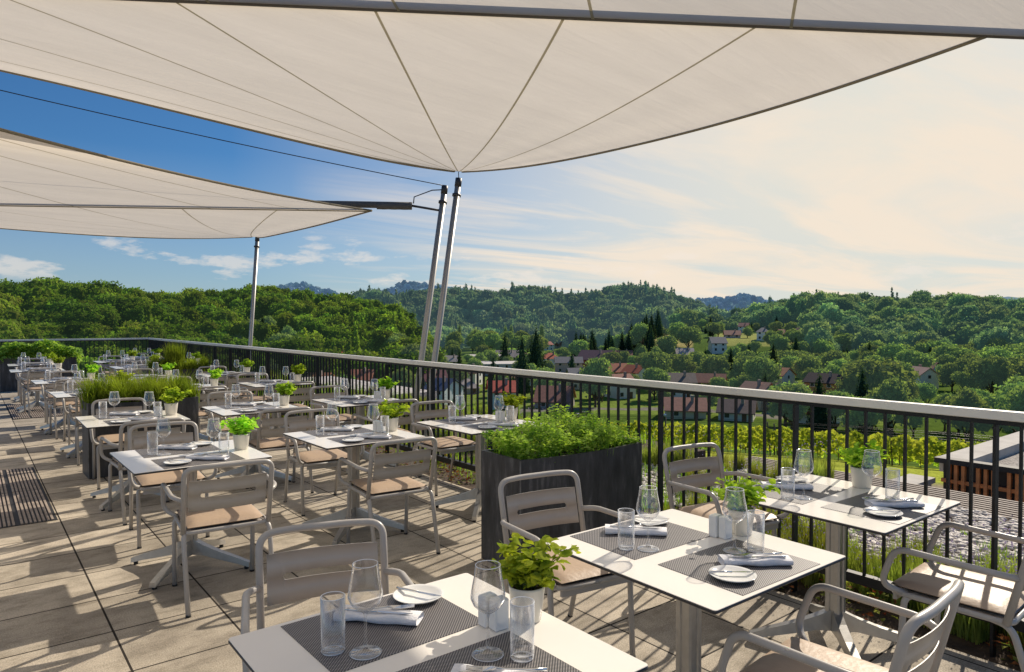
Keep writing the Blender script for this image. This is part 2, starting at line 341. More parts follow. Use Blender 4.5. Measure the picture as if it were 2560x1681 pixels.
# ------------------------------------------------------------------ leaves (numpy)
def frames(nv, jit, g=nrg):
    n = nv + g.normal(0, jit, nv.shape); n /= np.linalg.norm(n, axis=1, keepdims=True) + 1e-9
    r = g.normal(0, 1, nv.shape); u = np.cross(n, r); u /= np.linalg.norm(u, axis=1, keepdims=True) + 1e-9
    return n, u, np.cross(n, u)
def quads(P, nv, size, jit=.5, aspect=.7, fold=.0):
    n, u, w = frames(nv, jit); s = (size if np.ndim(size) else np.full(len(P), size))[:, None]
    a = P - u * s * .5; b_ = P + w * s * .5 * aspect + n * s * fold; c_ = P + u * s * .5; d_ = P - w * s * .5 * aspect + n * s * fold
    return np.stack([a, b_, c_, d_], 1).reshape(-1, 3)
def tris(P, nv, size, jit=.5):
    n, u, w = frames(nv, jit); s = (size if np.ndim(size) else np.full(len(P), size))[:, None]
    return np.stack([P - u * s * .6 - w * s * .35, P + u * s * .6 - w * s * .35, P + w * s * .75], 1).reshape(-1, 3)
ICO_V = None
def ico():
    t = (1 + 5 ** .5) / 2
    v = np.array([(-1, t, 0), (1, t, 0), (-1, -t, 0), (1, -t, 0), (0, -1, t), (0, 1, t), (0, -1, -t), (0, 1, -t), (t, 0, -1), (t, 0, 1), (-t, 0, -1), (-t, 0, 1)], float)
    v /= np.linalg.norm(v[0])
    f = np.array([(0, 11, 5), (0, 5, 1), (0, 1, 7), (0, 7, 10), (0, 10, 11), (1, 5, 9), (5, 11, 4), (11, 10, 2), (10, 7, 6), (7, 1, 8), (3, 9, 4), (3, 4, 2), (3, 2, 6), (3, 6, 8), (3, 8, 9), (4, 9, 5), (2, 4, 11), (6, 2, 10), (8, 6, 7), (9, 8, 1)])
    return v, f
IV, IF = ico()
def crown_tris(h, w, nt_, nl, seed, leaf, kind='broad'):
    """crown sitting on z=0.. h ; returns (n*3,3) triangles and shade values"""
    g = np.random.default_rng(seed)
    if kind == 'broad':
        zc = h * (.30 + .55 * g.random(nl)); ra = w * .5 * (.25 + .5 * g.random(nl)) * np.sqrt(np.clip(1 - ((zc / h - .5) / .62) ** 2, .1, 1)); an = g.random(nl) * 2 * PI
        C = np.stack([ra * np.cos(an), ra * np.sin(an), zc], 1); C[0] = (0, 0, h * .62); C[-1] = (0, 0, h * .8)
        rl = w * (.19 + .12 * g.random(nl)); rl[0] = w * .34; rl[-1] = w * .24
        C[:, 2] = np.minimum(C[:, 2], h - rl * .8)
        which = g.choice(nl, nt_, p=rl ** 2 / (rl ** 2).sum()); d = g.normal(0, 1, (nt_, 3)); d[:, 2] += .25; d /= np.linalg.norm(d, axis=1, keepdims=True)
        P = C[which] + d * rl[which, None] * (.80 + .26 * g.random((nt_, 1)) + .22 * (g.random((nt_, 1)) > .86)) * np.array([1, 1, .85])
        core = np.concatenate([(IV[IF] * np.array([1, 1, .85]) * r_ * .82 + c0).reshape(-1, 3) for c0, r_ in zip(C, rl)])
    elif kind == 'poplar':
        zz = h * g.random(nt_) ** .9; an = g.random(nt_) * 2 * PI; rr = w * .5 * np.sin(np.clip(zz / h * .93 + .07, 0, 1) * PI) ** .5
        d = np.stack([np.cos(an), np.sin(an), .5 + 0 * an], 1); P = np.stack([rr * np.cos(an), rr * np.sin(an), zz], 1) * (1 + .1 * g.normal(0, 1, (nt_, 1)) * [1, 1, 0]); core = (IV[IF] * [w * .36, w * .36, h * .46] + [0, 0, h * .5]).reshape(-1, 3)
    else:  # conifer
        u_ = g.random(nt_); zz = h * (1 - np.sqrt(u_)) ; an = g.random(nt_) * 2 * PI
        tier = (zz / h * 9) % 1.0; rr = w * .5 * (1 - zz / h) ** .85 * (1.12 - .35 * tier)
        d = np.stack([np.cos(an), np.sin(an), .45 + 0 * an], 1); P = np.stack([rr * np.cos(an), rr * np.sin(an), zz - .02 * h * (1 - tier)], 1)
        k = np.arange(8) * 2 * PI / 8; ring = np.stack([np.cos(k) * w * .36, np.sin(k) * w * .36, 0 * k], 1); top = np.array([0, 0, h * .93])
        core = np.stack([ring, np.roll(ring, -1, 0), np.tile(top, (8, 1))], 1).reshape(-1, 3)
    T = tris(P, d, leaf * (.6 + .8 * g.random(nt_)), .55)
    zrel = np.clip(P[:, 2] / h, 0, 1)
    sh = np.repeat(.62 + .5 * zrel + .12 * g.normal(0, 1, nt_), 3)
    V = np.concatenate([T, core]); S = np.concatenate([sh, np.full(len(core), .62)])  # crowns lighten upwards, core kept dark: shading put into the tint
    return V.astype(np.float32), S.astype(np.float32)
def scatter_mesh(name, protos, pos, scl, mat, label, cat, tints, kind='stuff'):
    vs = []; ts = []
    rot = nrg.random(len(pos)) * 2 * PI
    for i, (p, s_) in enumerate(zip(pos, scl)):
        V, S = protos[i % len(protos)]; c_, s2 = math.cos(rot[i]), math.sin(rot[i])
        W = V * np.array(s_, np.float32); X = np.empty_like(W); X[:, 0] = W[:, 0] * c_ - W[:, 1] * s2; X[:, 1] = W[:, 0] * s2 + W[:, 1] * c_; X[:, 2] = W[:, 2]
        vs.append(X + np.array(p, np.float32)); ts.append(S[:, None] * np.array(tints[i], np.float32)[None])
    V = np.concatenate(vs); T = np.concatenate(ts)
    o = np_mesh(name, V, len(V) // 3, 3, mat, tint=T)
    return tag(o, label, cat, kind=kind)
#@@PART2
# ================================================================== LIGHT AND SKY
SUN = Vector((1.476, .36, 1.0)).normalized()
sl = bpy.data.lights.new('sun', 'SUN'); so = bpy.data.objects.new('sun', sl); COL.objects.link(so)
sl.energy = 5.0; sl.angle = R(.55); sl.color = (1., .89, .74)
so.rotation_euler = (-SUN).to_track_quat('-Z', 'Y').to_euler()
w = bpy.data.worlds.new('World'); sc.world = w; w.use_nodes = True; nt = w.node_tree; nt.nodes.clear()
out = nt.nodes.new('ShaderNodeOutputWorld'); bg = nt.nodes.new('ShaderNodeBackground'); nt.links.new(bg.outputs[0], out.inputs[0])
sky = nt.nodes.new('ShaderNodeTexSky'); sky.sky_type = 'NISHITA'; sky.sun_disc = False
sky.sun_elevation = math.asin(SUN.z); sky.sun_rotation = math.atan2(SUN.x, SUN.y); sky.altitude = 400; sky.dust_density = .9; sky.ozone_density = 1.6
bg.inputs[1].default_value = .09
tc = N(nt, 'ShaderNodeTexCoord')
def dot(v):
    d_ = N(nt, 'ShaderNodeVectorMath', operation='DOT_PRODUCT'); nt.links.new(tc.outputs['Generated'], d_.inputs[0]); d_.inputs[1].default_value = v; return d_.outputs['Value']
def mix(fac, a, b_):
    m_ = N(nt, 'ShaderNodeMixRGB'); 
    for i, x in ((0, fac), (1, a), (2, b_)):
        if isinstance(x, (tuple, float)): m_.inputs[i].default_value = x
        else: nt.links.new(x, m_.inputs[i])
    return m_.outputs[0]
# warm haze that thickens towards the sun
HZ = (9.48, 8.80, 7.18, 1)
az = R(66)
dh = ramp(nt, [(0.0, (0, 0, 0)), (.66, (0, 0, 0)), (.83, (.24, .24, .24)), (.93, (.60, .60, .60)), (1, (.9, .9, .9))]); nt.links.new(dot((math.sin(az) * .985, math.cos(az) * .985, .17)), dh.inputs['Fac'])
sm = N(nt, 'ShaderNodeMixRGB', blend_type='MULTIPLY'); sm.inputs[0].default_value = 1; sm.inputs[2].default_value = (.33, .67, 1.0, 1); nt.links.new(sky.outputs[0], sm.inputs[1])
c = mix(dh.outputs[0], sm.outputs[0], HZ)
sep = N(nt, 'ShaderNodeSeparateXYZ'); nt.links.new(tc.outputs['Generated'], sep.inputs[0])
lowh = ramp(nt, [(0.0, (.55, .55, .55)), (.06, (.34, .34, .34)), (.22, (0, 0, 0))]); nt.links.new(sep.outputs['Z'], lowh.inputs['Fac'])
c = mix(lowh.outputs[0], c, (6.50, 7.08, 7.50, 1))
# cloud layer: direction projected on a plane overhead
mxz = N(nt, 'ShaderNodeMath', operation='MAXIMUM'); mxz.inputs[1].default_value = .02; nt.links.new(sep.outputs['Z'], mxz.inputs[0])
ad_ = N(nt, 'ShaderNodeMath', operation='ADD'); ad_.inputs[1].default_value = .06; nt.links.new(mxz.outputs[0], ad_.inputs[0])
dv = N(nt, 'ShaderNodeVectorMath', operation='DIVIDE'); cmb = N(nt, 'ShaderNodeCombineXYZ')
for i in range(3): nt.links.new(ad_.outputs[0], cmb.inputs[i])
nt.links.new(tc.outputs['Generated'], dv.inputs[0]); nt.links.new(cmb.outputs[0], dv.inputs[1])
mp = N(nt, 'ShaderNodeMapping'); mp.inputs['Rotation'].default_value = (0, 0, R(52)); mp.inputs['Scale'].default_value = (.16, .42, 0); nt.links.new(dv.outputs[0], mp.inputs[0])
nz = N(nt, 'ShaderNodeTexNoise'); nz.inputs['Scale'].default_value = 1.6; nz.inputs['Detail'].default_value = 9; nz.inputs['Roughness'].default_value = .58; nz.inputs['Distortion'].default_value = .7; nt.links.new(mp.outputs[0], nz.inputs['Vector'])
cr = ramp(nt, [(.43, (0, 0, 0)), (.56, (.85, .85, .85)), (.70, (1, 1, 1))]); nt.links.new(nz.outputs['Fac'], cr.inputs['Fac'])
side = ramp(nt, [(.66, (0, 0, 0)), (.86, (1, 1, 1))]); nt.links.new(dot((math.sin(R(70)), math.cos(R(70)), .1)), side.inputs['Fac'])
mm = N(nt, 'ShaderNodeMixRGB', blend_type='MULTIPLY'); mm.inputs[0].default_value = 1; nt.links.new(cr.outputs[0], mm.inputs[1]); nt.links.new(side.outputs[0], mm.inputs[2])
c = mix(mm.outputs[0], c, (10.25, 8.83, 7.25, 1))
# small cumulus puffs low over the left hills
mp2 = N(nt, 'ShaderNodeMapping'); mp2.inputs['Scale'].default_value = (1, 1, 3.2); nt.links.new(tc.outputs['Generated'], mp2.inputs[0])
nz2 = N(nt, 'ShaderNodeTexNoise'); nz2.inputs['Scale'].default_value = 9.5; nz2.inputs['Detail'].default_value = 8; nz2.inputs['Roughness'].default_value = .6; nt.links.new(mp2.outputs[0], nz2.inputs['Vector'])
cr2 = ramp(nt, [(.55, (0, 0, 0)), (.63, (1, 1, 1))]); nt.links.new(nz2.outputs['Fac'], cr2.inputs['Fac'])
band = ramp(nt, [(.045, (0, 0, 0)), (.06, (1, 1, 1)), (.10, (.9, .9, .9)), (.15, (0, 0, 0))]); nt.links.new(sep.outputs['Z'], band.inputs['Fac'])
mm2 = N(nt, 'ShaderNodeMixRGB', blend_type='MULTIPLY'); mm2.inputs[0].default_value = 1; nt.links.new(cr2.outputs[0], mm2.inputs[1]); nt.links.new(band.outputs[0], mm2.inputs[2])
mm3 = N(nt, 'ShaderNodeMath', operation='MULTIPLY'); mm3.inputs[1].default_value = .55; nt.links.new(mm2.outputs[0], mm3.inputs[0])
c = mix(mm3.outputs[0], c, (10.01, 9.00, 8.00, 1))
nt.links.new(c, bg.inputs[0])
sc.cycles.transparent_max_bounces = 48; sc.cycles.max_bounces = 10; sc.cycles.glossy_bounces = 5; sc.cycles.transmission_bounces = 6
sc.view_settings.view_transform = 'Standard'; sc.view_settings.look = 'None'; sc.view_settings.exposure = 0; sc.view_settings.gamma = 1

# ================================================================== TERRAIN
def px2az(px): return YAW + math.atan((px - 1280.) / F)
def az2px(a): return 1280. + F * np.tan(np.clip(a - YAW, -1.35, 1.35))
def lerp_tab(tab, x): xs, ys = zip(*tab); return np.interp(x, xs, ys)
L1 = [(-900, 640), (0, 697), (130, 694), (270, 704), (400, 720), (516, 729), (600, 722), (640, 712), (700, 712), (760, 722), (830, 733), (900, 738), (960, 755), (1010, 775), (1050, 812), (1080, 860), (1120, 960)]
L2 = [(820, 800), (860, 760), (900, 745), (960, 742), (1030, 740), (1080, 728), (1120, 724), (1180, 736), (1240, 742), (1290, 724), (1350, 727), (1430, 742), (1490, 735), (1550, 723), (1615, 723), (1680, 738), (1740, 760), (1800, 785), (1850, 800), (1950, 840)]
L3 = [(1600, 900), (1650, 850), (1720, 812), (1780, 798), (1830, 776), (1936, 758), (2000, 742), (2100, 737), (2260, 738), (2370, 742), (2470, 746), (2560, 750), (3000, 740), (4500, 700)]
L4 = [(500, 775), (640, 745), (700, 718), (760, 712), (810, 728), (850, 745), (930, 745), (960, 730), (1010, 712), (1040, 708), (1090, 722), (1130, 728), (1200, 735), (1260, 760), (1650, 765), (1720, 748), (1800, 752), (1850, 742), (1900, 750), (1960, 770), (2100, 790)]
L5 = [(-500, 770), (1500, 770), (1700, 758), (1950, 752), (2060, 746), (2110, 738), (2160, 748), (2380, 756), (2460, 750), (2520, 742), (2600, 752), (3500, 770)]
FLOOR = -22.
def sstep(t): t = np.clip(t, 0, 1); return t * t * (3 - 2 * t)
def height(x, y):
    x = np.asarray(x, float); y = np.asarray(y, float); r = np.hypot(x, y); a = np.arctan2(x, y); px = az2px(a); cd = np.maximum(np.cos(a - YAW), .25)
    near_r = [(0, -4.3), (26, -4.5), (36, -5.2), (44, -6.4), (60, -9.7), (75, -12.6), (110, -17.5), (165, -21.5), (200, FLOOR), (9000, FLOOR)]
    near_l = [(0, -3.5), (26, -5), (40, -8.5), (70, -13.5), (120, -18.5), (190, FLOOR), (9000, FLOOR)]
    kl = sstep((px - 600) / 700.); h = lerp_tab(near_l, r) * (1 - kl) + lerp_tab(near_r, r) * kl
    h = h + .35 * np.sin(x * .11 + 1) * np.cos(y * .09) * sstep((r - 30) / 60)
    def ridge(tab, rb, rc, tree, wob, fall):
        zc = EYE + (806 - lerp_tab(tab, px)) / F * rc * cd - tree
        t = (r - rb) / (rc - rb); s = sstep(t) ; und = wob * np.sin(a * 55 + r * .012) * np.sin(a * 23 + 1.3 + r * .006) * 4 * s * (1 - s)
        z = FLOOR + (zc - FLOOR) * s + und
        z = np.where(r > rc, zc - (r - rc) * fall, z)
        return np.where(zc > FLOOR + 1.5, z, FLOOR - 5)
    rc1 = lerp_tab([(-900, 380), (0, 430), (600, 450), (900, 480), (1080, 420)], px)
    h = np.maximum(h, ridge(L1, 185 + 0 * r, rc1, 14, 3., .25))
    sh = sstep((px - 1540) / 90) * (1 - sstep((px - 2020) / 70)) * sstep((r - 320) / 110) * (1 - sstep((r - 640) / 60)); h = np.maximum(h, FLOOR + 13.5 * sh + .02 * (r - 430) * sh)
    h = np.maximum(h, ridge(L2, 600 + 0 * r, 1000 + 0 * r, 13, 16., .12))
    h = np.maximum(h, ridge(L3, 370 + 0 * r, 640 + 0 * r, 15, 7., .12))
    h = np.maximum(h, ridge(L4, 1600 + 0 * r, 2300 + 0 * r, 12, 25., .1))
    h = np.maximum(h, ridge(L5, 3800 + 0 * r, 5200 + 0 * r, 0, 30., .0))
    return h
def zone(x, y):
    r = np.hypot(x, y); a = np.arctan2(x, y); px = az2px(a); n = len(r)
    C = np.tile(np.array([.045, .070, .020]), (n, 1))          # forest floor
    def put(mask, col): C[mask] = col
    put(r < 600, (.10, .16, .035))
    put((r > 185) & (px < 1040), (.018, .032, .010))
    put((r > 380) & (px > 2020), (.03, .05, .018))
    put((r < 185) & (px < 720), (.045, .075, .02))
    put((r < 50) & (px > 900), (.37, .42, .07))                # lawn
    put((r > 44) & (r < 80) & (px > 1200), (.16, .22, .045))
    put((r < 31.5 + 1.6 * np.sin(a * 17) + .8 * np.sin(a * 61)) & (px > 1000), (.36, .31, .23))   # gravel path
    put((r > 175) & (r < 330) & (px > 560) & (px < 2300), (.18, .25, .06))
    put((r > 470) & (r < 640) & (px > 1195) & (px < 1340), (.22, .40, .06))  # bright meadow
    put((r > 395) & (r < 560) & (px > 1610) & (px < 1730), (.42, .36, .16))
    put((r > 400) & (r < 520) & (px > 1790) & (px < 2010), (.32, .34, .11))
    put(r > 620, (.085, .15, .09)); put(r > 1500, (.14, .21, .27)); put(r > 3500, (.16, .22, .29))  # farthest ground tinted blue, haze painted into the colour
    road = (np.abs(r - (178 + 10 * np.sin(a * 9))) < 3.2) & (px > 1300) & (px < 1960); put(road, (.22, .21, .20))
    put((r > 178) & (r < 240) & (px > 1910) & (px < 1990), (.26, .24, .21))
    return C
NA = 760; rr = np.concatenate([np.linspace(8, 60, 40), np.linspace(62, 260, 70), np.linspace(264, 700, 90), np.linspace(710, 1100, 40), np.geomspace(1130, 9000, 46)]); NR = len(rr)
aa = np.linspace(YAW - R(78), YAW + R(78), NA); A2, R2 = np.meshgrid(aa, rr); X2 = (R2 * np.sin(A2)).ravel(); Y2 = (R2 * np.cos(A2)).ravel(); Z2 = height(X2, Y2)
idx = np.arange(NA * NR).reshape(NR, NA); fc = np.stack([idx[:-1, :-1], idx[:-1, 1:], idx[1:, 1:], idx[1:, :-1]], -1).reshape(-1, 4)
me = bpy.data.meshes.new('ground'); me.vertices.add(len(X2)); me.vertices.foreach_set('co', np.stack([X2, Y2, Z2], 1).astype(np.float32).ravel())
me.loops.add(fc.size); me.loops.foreach_set('vertex_index', fc.ravel().astype(np.int32)); me.polygons.add(len(fc)); me.polygons.foreach_set('loop_start', np.arange(0, fc.size, 4, dtype=np.int32)); me.polygons.foreach_set('loop_total', np.full(len(fc), 4, dtype=np.int32)); me.polygons.foreach_set('use_smooth', np.ones(len(fc), bool))
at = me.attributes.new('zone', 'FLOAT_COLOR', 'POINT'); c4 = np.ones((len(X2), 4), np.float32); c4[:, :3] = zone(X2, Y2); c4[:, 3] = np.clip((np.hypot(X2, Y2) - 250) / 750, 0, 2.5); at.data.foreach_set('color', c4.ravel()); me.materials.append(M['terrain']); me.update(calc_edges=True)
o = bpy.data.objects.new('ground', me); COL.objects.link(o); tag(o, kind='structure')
mb = MB(); mb.add([(-9000, -9000, -26), (9000, -9000, -26), (9000, 9000, -26), (-9000, 9000, -26)], [(0, 1, 2, 3)]); o = mb.build('lowland', basic('lowland_green', (.05, .08, .03), .9, 0, .4, .01)); tag(o, kind='structure')

def H1(x, y): return float(height(np.array([x]), np.array([y]))[0])
def pol(px, r):
    a = px2az(px); return r * math.sin(a), r * math.cos(a)
def ground_at(px, py, r0=60., r1=1300.):
    d = ray(px, py); hl = math.hypot(d.x, d.y); rs = np.arange(r0, r1, 1.0); xs = d.x / hl * rs; ys = d.y / hl * rs; zs = EYE + d.z / hl * rs
    k = np.nonzero(zs <= height(xs, ys))[0]; i = k[0] if len(k) else len(rs) - 1
    return xs[i], ys[i], float(height(xs[i:i + 1], ys[i:i + 1])[0]), rs[i]

# ------------------------------------------------------------------ houses
HM = {}
def hmat(kind, col):
    key = (kind, col)
    if key not in HM: HM[key] = basic('roof_tiles' if kind == 'roof' else 'house_plaster', col, .85, 0, .16 if kind == 'roof' else .06, 1.5 if kind == 'roof' else .6, .3 if kind == 'roof' else 0, 8)
    return HM[key]
WHITE = (.88, .84, .77); CREAM = (.66, .55, .36); GREYW = (.45, .44, .43); BRICK = (.40, .12, .07)
RED = (.55, .13, .06); ORANGE = (.62, .26, .13); DARK = (.22, .165, .13); MAROON = (.36, .15, .10); GREYR = (.24, .225, .22); BLUE = (.07, .10, .17); PALE = (.50, .42, .37)
HOUSES = []
def house(px, py, wpx, label, wall, roofc, storeys=2, rot=0., depth=9., hip=False, flat=False, chimney=True, r=None, balcony=False, gable_front=False):
    if r: x, y = pol(px, r); z = H1(x, y)
    else: x, y, z, r = ground_at(px, py)
    L = .84 * max(8., min(60., wpx * r * math.cos(px2az(px) - YAW) / F)); a = px2az(px)
    if gable_front: L, depth = depth * 1.2, L
    hw = 2.7 * storeys - .4; HOUSES.append((x, y, max(L, depth) * .62))
    e = empty('house' if not flat else 'flat_roofed_building', (x, y, z - .3), -a + R(rot) + (PI / 2 if gable_front else 0), label=label, cat='house' if not flat else 'building')
    wm = hmat('wall', wall); rm = hmat('roof', roofc); b = MB(); rh = 0 if flat else depth * (.27 if not gable_front else .36)
    l, d = L / 2, depth / 2
    if flat or hip: b.box(-l, l, -d, d, -2.5, hw)
    else:
        b.box(-l, l, -d, d, -2.5, hw)
        for s in (-1, 1): b.add([(s * (l - .001), -d, hw), (s * (l - .001), d, hw), (s * (l - .001), 0, hw + rh - .12)], [(0, 1, 2)] if s > 0 else [(2, 1, 0)])
    b.build('wall', wm, e)
    ro = MB(); ov = .55; t = .22
    if flat: ro.box(-l - .3, l + .3, -d - .3, d + .3, hw, hw + .5)
    elif hip:
        k = min(d, l * .8); vs = [(-l - ov, -d - ov, hw - .1), (l + ov, -d - ov, hw - .1), (l + ov, d + ov, hw - .1), (-l - ov, d + ov, hw - .1), (-l + k, 0, hw + rh), (l - k, 0, hw + rh)]
        ro.add(vs, [(0, 1, 5, 4), (1, 2, 5), (2, 3, 4, 5), (3, 0, 4), (3, 2, 1, 0)])
    else:
        sl_ = rh / d; ez = hw - ov * sl_
        for s in (-1, 1):
            pr = [(-l - ov, s * (d + ov), ez), (-l - ov, 0, hw + rh), (-l - ov, 0, hw + rh + t), (-l - ov, s * (d + ov), ez + t)]
            if s > 0: pr.reverse()
            ro.prism(pr, (2 * l + 2 * ov, 0, 0))
    rf = ro.build('roof', rm, e)
    if chimney and not flat:
        cb = MB(); cx = l * .35; cb.box(cx - .35, cx + .35, -d * .35 - .35, -d * .35 + .35, hw + rh * .4, hw + rh + .9); cb.build('chimney', hmat('wall', (.35, .28, .24)), rf)
    # windows on the camera side and on the gable ends
    nwin = max(2, int(L / 3.4)); wm_ = M['glassdark']
    if r < 330:
        for st in range(storeys):
            for i in range(nwin):
                wx = -l + L * (i + .5) / nwin; wz = 1.0 + 2.7 * st
                if st == 0 and i == nwin // 2:
                    q = MB(); q.box(wx - .5, wx + .5, -d - .06, -d + .05, .3, 2.3); q.build('door', hmat('wall', (.16, .09, .05)), e); continue
                fr = MB(); fr.box(wx - .65, wx + .65, -d - .05, -d + .05, wz - .08, wz + 1.3); fo = fr.build('window', hmat('wall', (.8, .78, .74)), e)
                q = MB(); q.box(wx - .54, wx + .54, -d - .09, -d, wz, wz + 1.2); q.build('pane', wm_, fo)
            for s in (-1, 1):
                fr = MB(); fr.box(s * l - .05, s * l + .05, -.6, .6, 1 + 2.7 * st, 2.3 + 2.7 * st); fo = fr.build('window', hmat('wall', (.8, .78, .74)), e)
                q = MB(); q.box(s * l - .09, s * l + .09, -.5, .5, 1.08 + 2.7 * st, 2.2 + 2.7 * st); q.build('pane', wm_, fo)
    else:
        for st in range(storeys):
            for i in range(nwin): q = MB(); wx = -l + L * (i + .5) / nwin; q.box(wx - .55, wx + .55, -d - .06, -d + .04, 1 + 2.7 * st, 2.3 + 2.7 * st); q.build('window', wm_, e)
    if balcony:
        q = MB(); 
        for st in range(1, storeys): q.box(-l - .1, l + .1, -d - 1.3, -d - .07, 2.7 * st - .15, 2.7 * st + .9)
        q.build('balcony', hmat('wall', (.17, .05, .05)), e)
    return e
# right half of the village (seen over and through the railing)
house(1253, 1020, 74, 'small white house with bright red roof beside the tall dark conifer', (.68, .74, .70), (.58, .10, .06), 2, 6)
house(1388, 1017, 100, 'broad house under a big dark brown roof left of the bushy green tree', (.38, .33, .29), MAROON, 1, -8, 13)
house(1548, 994, 40, 'narrow gabled house with dark red roof behind the railing bars', WHITE, MAROON, 2, 30)
house(1712, 1041, 112, 'long low building with brownish red tiled roof above the vineyard', CREAM, (.50, .22, .14), 1, 4, 9)
house(1843, 1047, 96, 'cream farmhouse with dark brown roof right above the vineyard rows', (.70, .66, .56), (.22, .14, .11), 1, -5, 9)
house(1697, 991, 84, 'white house with dark roof directly behind the long red roofed building', WHITE, DARK, 2, 8)
house(1775, 968, 84, 'long house with maroon roof just above the handrail', CREAM, MAROON, 1, -4, 10)
house(1535, 940, 88, 'building with long orange tiled roof and two gables left of dark conifers', CREAM, (.52, .17, .09), 1, 10, 12)
house(1492, 921, 92, 'brick red hall with dark roof in the village centre', BRICK, (.16, .08, .10), 2, -18, 16)
house(1375, 918, 46, 'white house with red hipped roof in the village centre', WHITE, RED, 2, 12, 10, hip=True)
house(1421, 931, 78, 'pale building with grey roof beside the brick red hall', (.60, .45, .38), GREYR, 2, 4)
house(1459, 870, 58, 'large white house with black roof on the rise behind the village', WHITE, (.03, .028, .035), 2, -6, 12, hip=True)
house(1361, 876, 42, 'white gabled house with orange red roof on the left of the rise', WHITE, (.42, .14, .10), 2, 35)
house(1393, 868, 30, 'small pale house tucked behind the red gabled one', PALE, (.36, .18, .13), 1, -20)
house(1793, 880, 42, 'white cube house with flat grey roof on the yellow meadow slope', (.78, .77, .74), GREYR, 2, 12, 11, chimney=False)
house(1710, 896, 50, 'low house with pale grey roof among trees below the meadow', GREYW, PALE, 1, 10, 11)
house(1696, 843, 28, 'small white house with orange roof at the top of the dry meadow', WHITE, ORANGE, 2, 15)
house(1830, 845, 44, 'wide pale house with terracotta roof on the hillside', PALE, (.46, .22, .15), 1, 6)
house(1907, 850, 32, 'white hillside house with grey hipped roof and dark garage', WHITE, GREYR, 2, 0, 9, hip=True)
house(2001, 850, 46, 'hillside house with dark brown hipped roof at the forest edge', WHITE, (.11, .06, .055), 2, -8, 11, hip=True)
house(1960, 842, 26, 'small house with brick colored roof between two hillside houses', PALE, (.35, .13, .09), 1, 20)
house(1860, 832, 22, 'tiny house with pale red roof highest on the hillside', WHITE, (.45, .20, .15), 2, -10)
house(2258, 940, 70, 'row of terraced houses with stepped grey roofs at the forest foot', GREYW, GREYR, 2, -30, 10)
house(2300, 968, 52, 'white gabled house with pinkish roof at the right of the village', WHITE, (.52, .30, .23), 2, 32, 9, gable_front=True)
house(2318, 950, 36, 'house with maroon roof behind the white gabled house', WHITE, MAROON, 2, -20)
house(2266, 1000, 86, 'yellow house with wide grey roof beside the round willow', (.60, .52, .25), GREYR, 1, 4, 10)
house(2066, 992, 96, 'timber house with dark roof and ornate orange gable', (.55, .27, .09), (.06, .035, .035), 2, -22, 9)
house(2040, 1056, 110, 'white apartment row with dark red roof and balconies behind vineyard', (.74, .72, .72), (.16, .04, .05), 2, -24, 9, balcony=True)
house(1975, 1030, 58, 'white walled house partly behind the apartment row', WHITE, (.15, .06, .06), 2, 12)
house(1895, 1022, 50, 'house with pale orange roof behind the cream farmhouse', CREAM, (.48, .25, .16), 2, -30)
house(2140, 905, 40, 'little white house hidden among trees below the right forest', WHITE, PALE, 1, 10)
house(2540, 905, 40, 'house with red roof at the far right tree line', CREAM, (.45, .17, .10), 2, -15)
# left half, seen between balusters
house(862, 955, 90, 'dark roofed house left of the masts, long side on', (.55, .50, .45), (.09, .06, .07), 2, -8)
house(850, 930, 48, 'house with red roof peeping over the dark roofed one', (.70, .62, .55), RED, 2, 12)
house(937, 962, 42, 'house with bright orange pyramid roof left of the masts', (.60, .50, .40), (.55, .17, .08), 2, 20, 10, hip=True)
house(905, 985, 66, 'brick house with orange roof nearest the terrace left of the masts', BRICK, (.50, .19, .11), 2, -12, 10)
house(742, 930, 44, 'house with dark roof at the left end of the village', (.60, .58, .52), DARK, 2, -14)
house(715, 942, 40, 'low house with orange red roof at the left end of the village', (.60, .50, .40), (.55, .16, .08), 1, 15)
house(942, 905, 34, 'brown chalet with grey roof at the foot of the left forest', (.25, .12, .07), (.30, .22, .18), 2, 5)
house(985, 940, 42, 'ochre house behind the orange pyramid roof', (.62, .42, .15), (.50, .24, .14), 2, -6)
house(1085, 985, 62, 'house with large maroon roof and white gable between the masts', WHITE, (.15, .05, .06), 2, 10, 11)
house(1110, 1012, 54, 'white house with blue grey roof just right of the masts', (.72, .76, .78), BLUE, 2, -34, 10)
house(1168, 982, 40, 'pale house with light hipped roof right of the masts', PALE, (.40, .34, .30), 1, 8, 10, hip=True)
house(1215, 912, 118, 'long flat roofed factory hall in the valley', (.16, .14, .15), (.52, .48, .45), 2, 2, 22, flat=True)
house(1240, 935, 130, 'wide white flat roofed warehouse just behind the handrail', (.55, .52, .50), (.60, .56, .52), 2, 4, 22, flat=True)
house(1270, 900, 70, 'low factory building with pale sawtooth roof behind the tall conifer', (.35, .30, .28), (.45, .36, .30), 1, -8, 14)

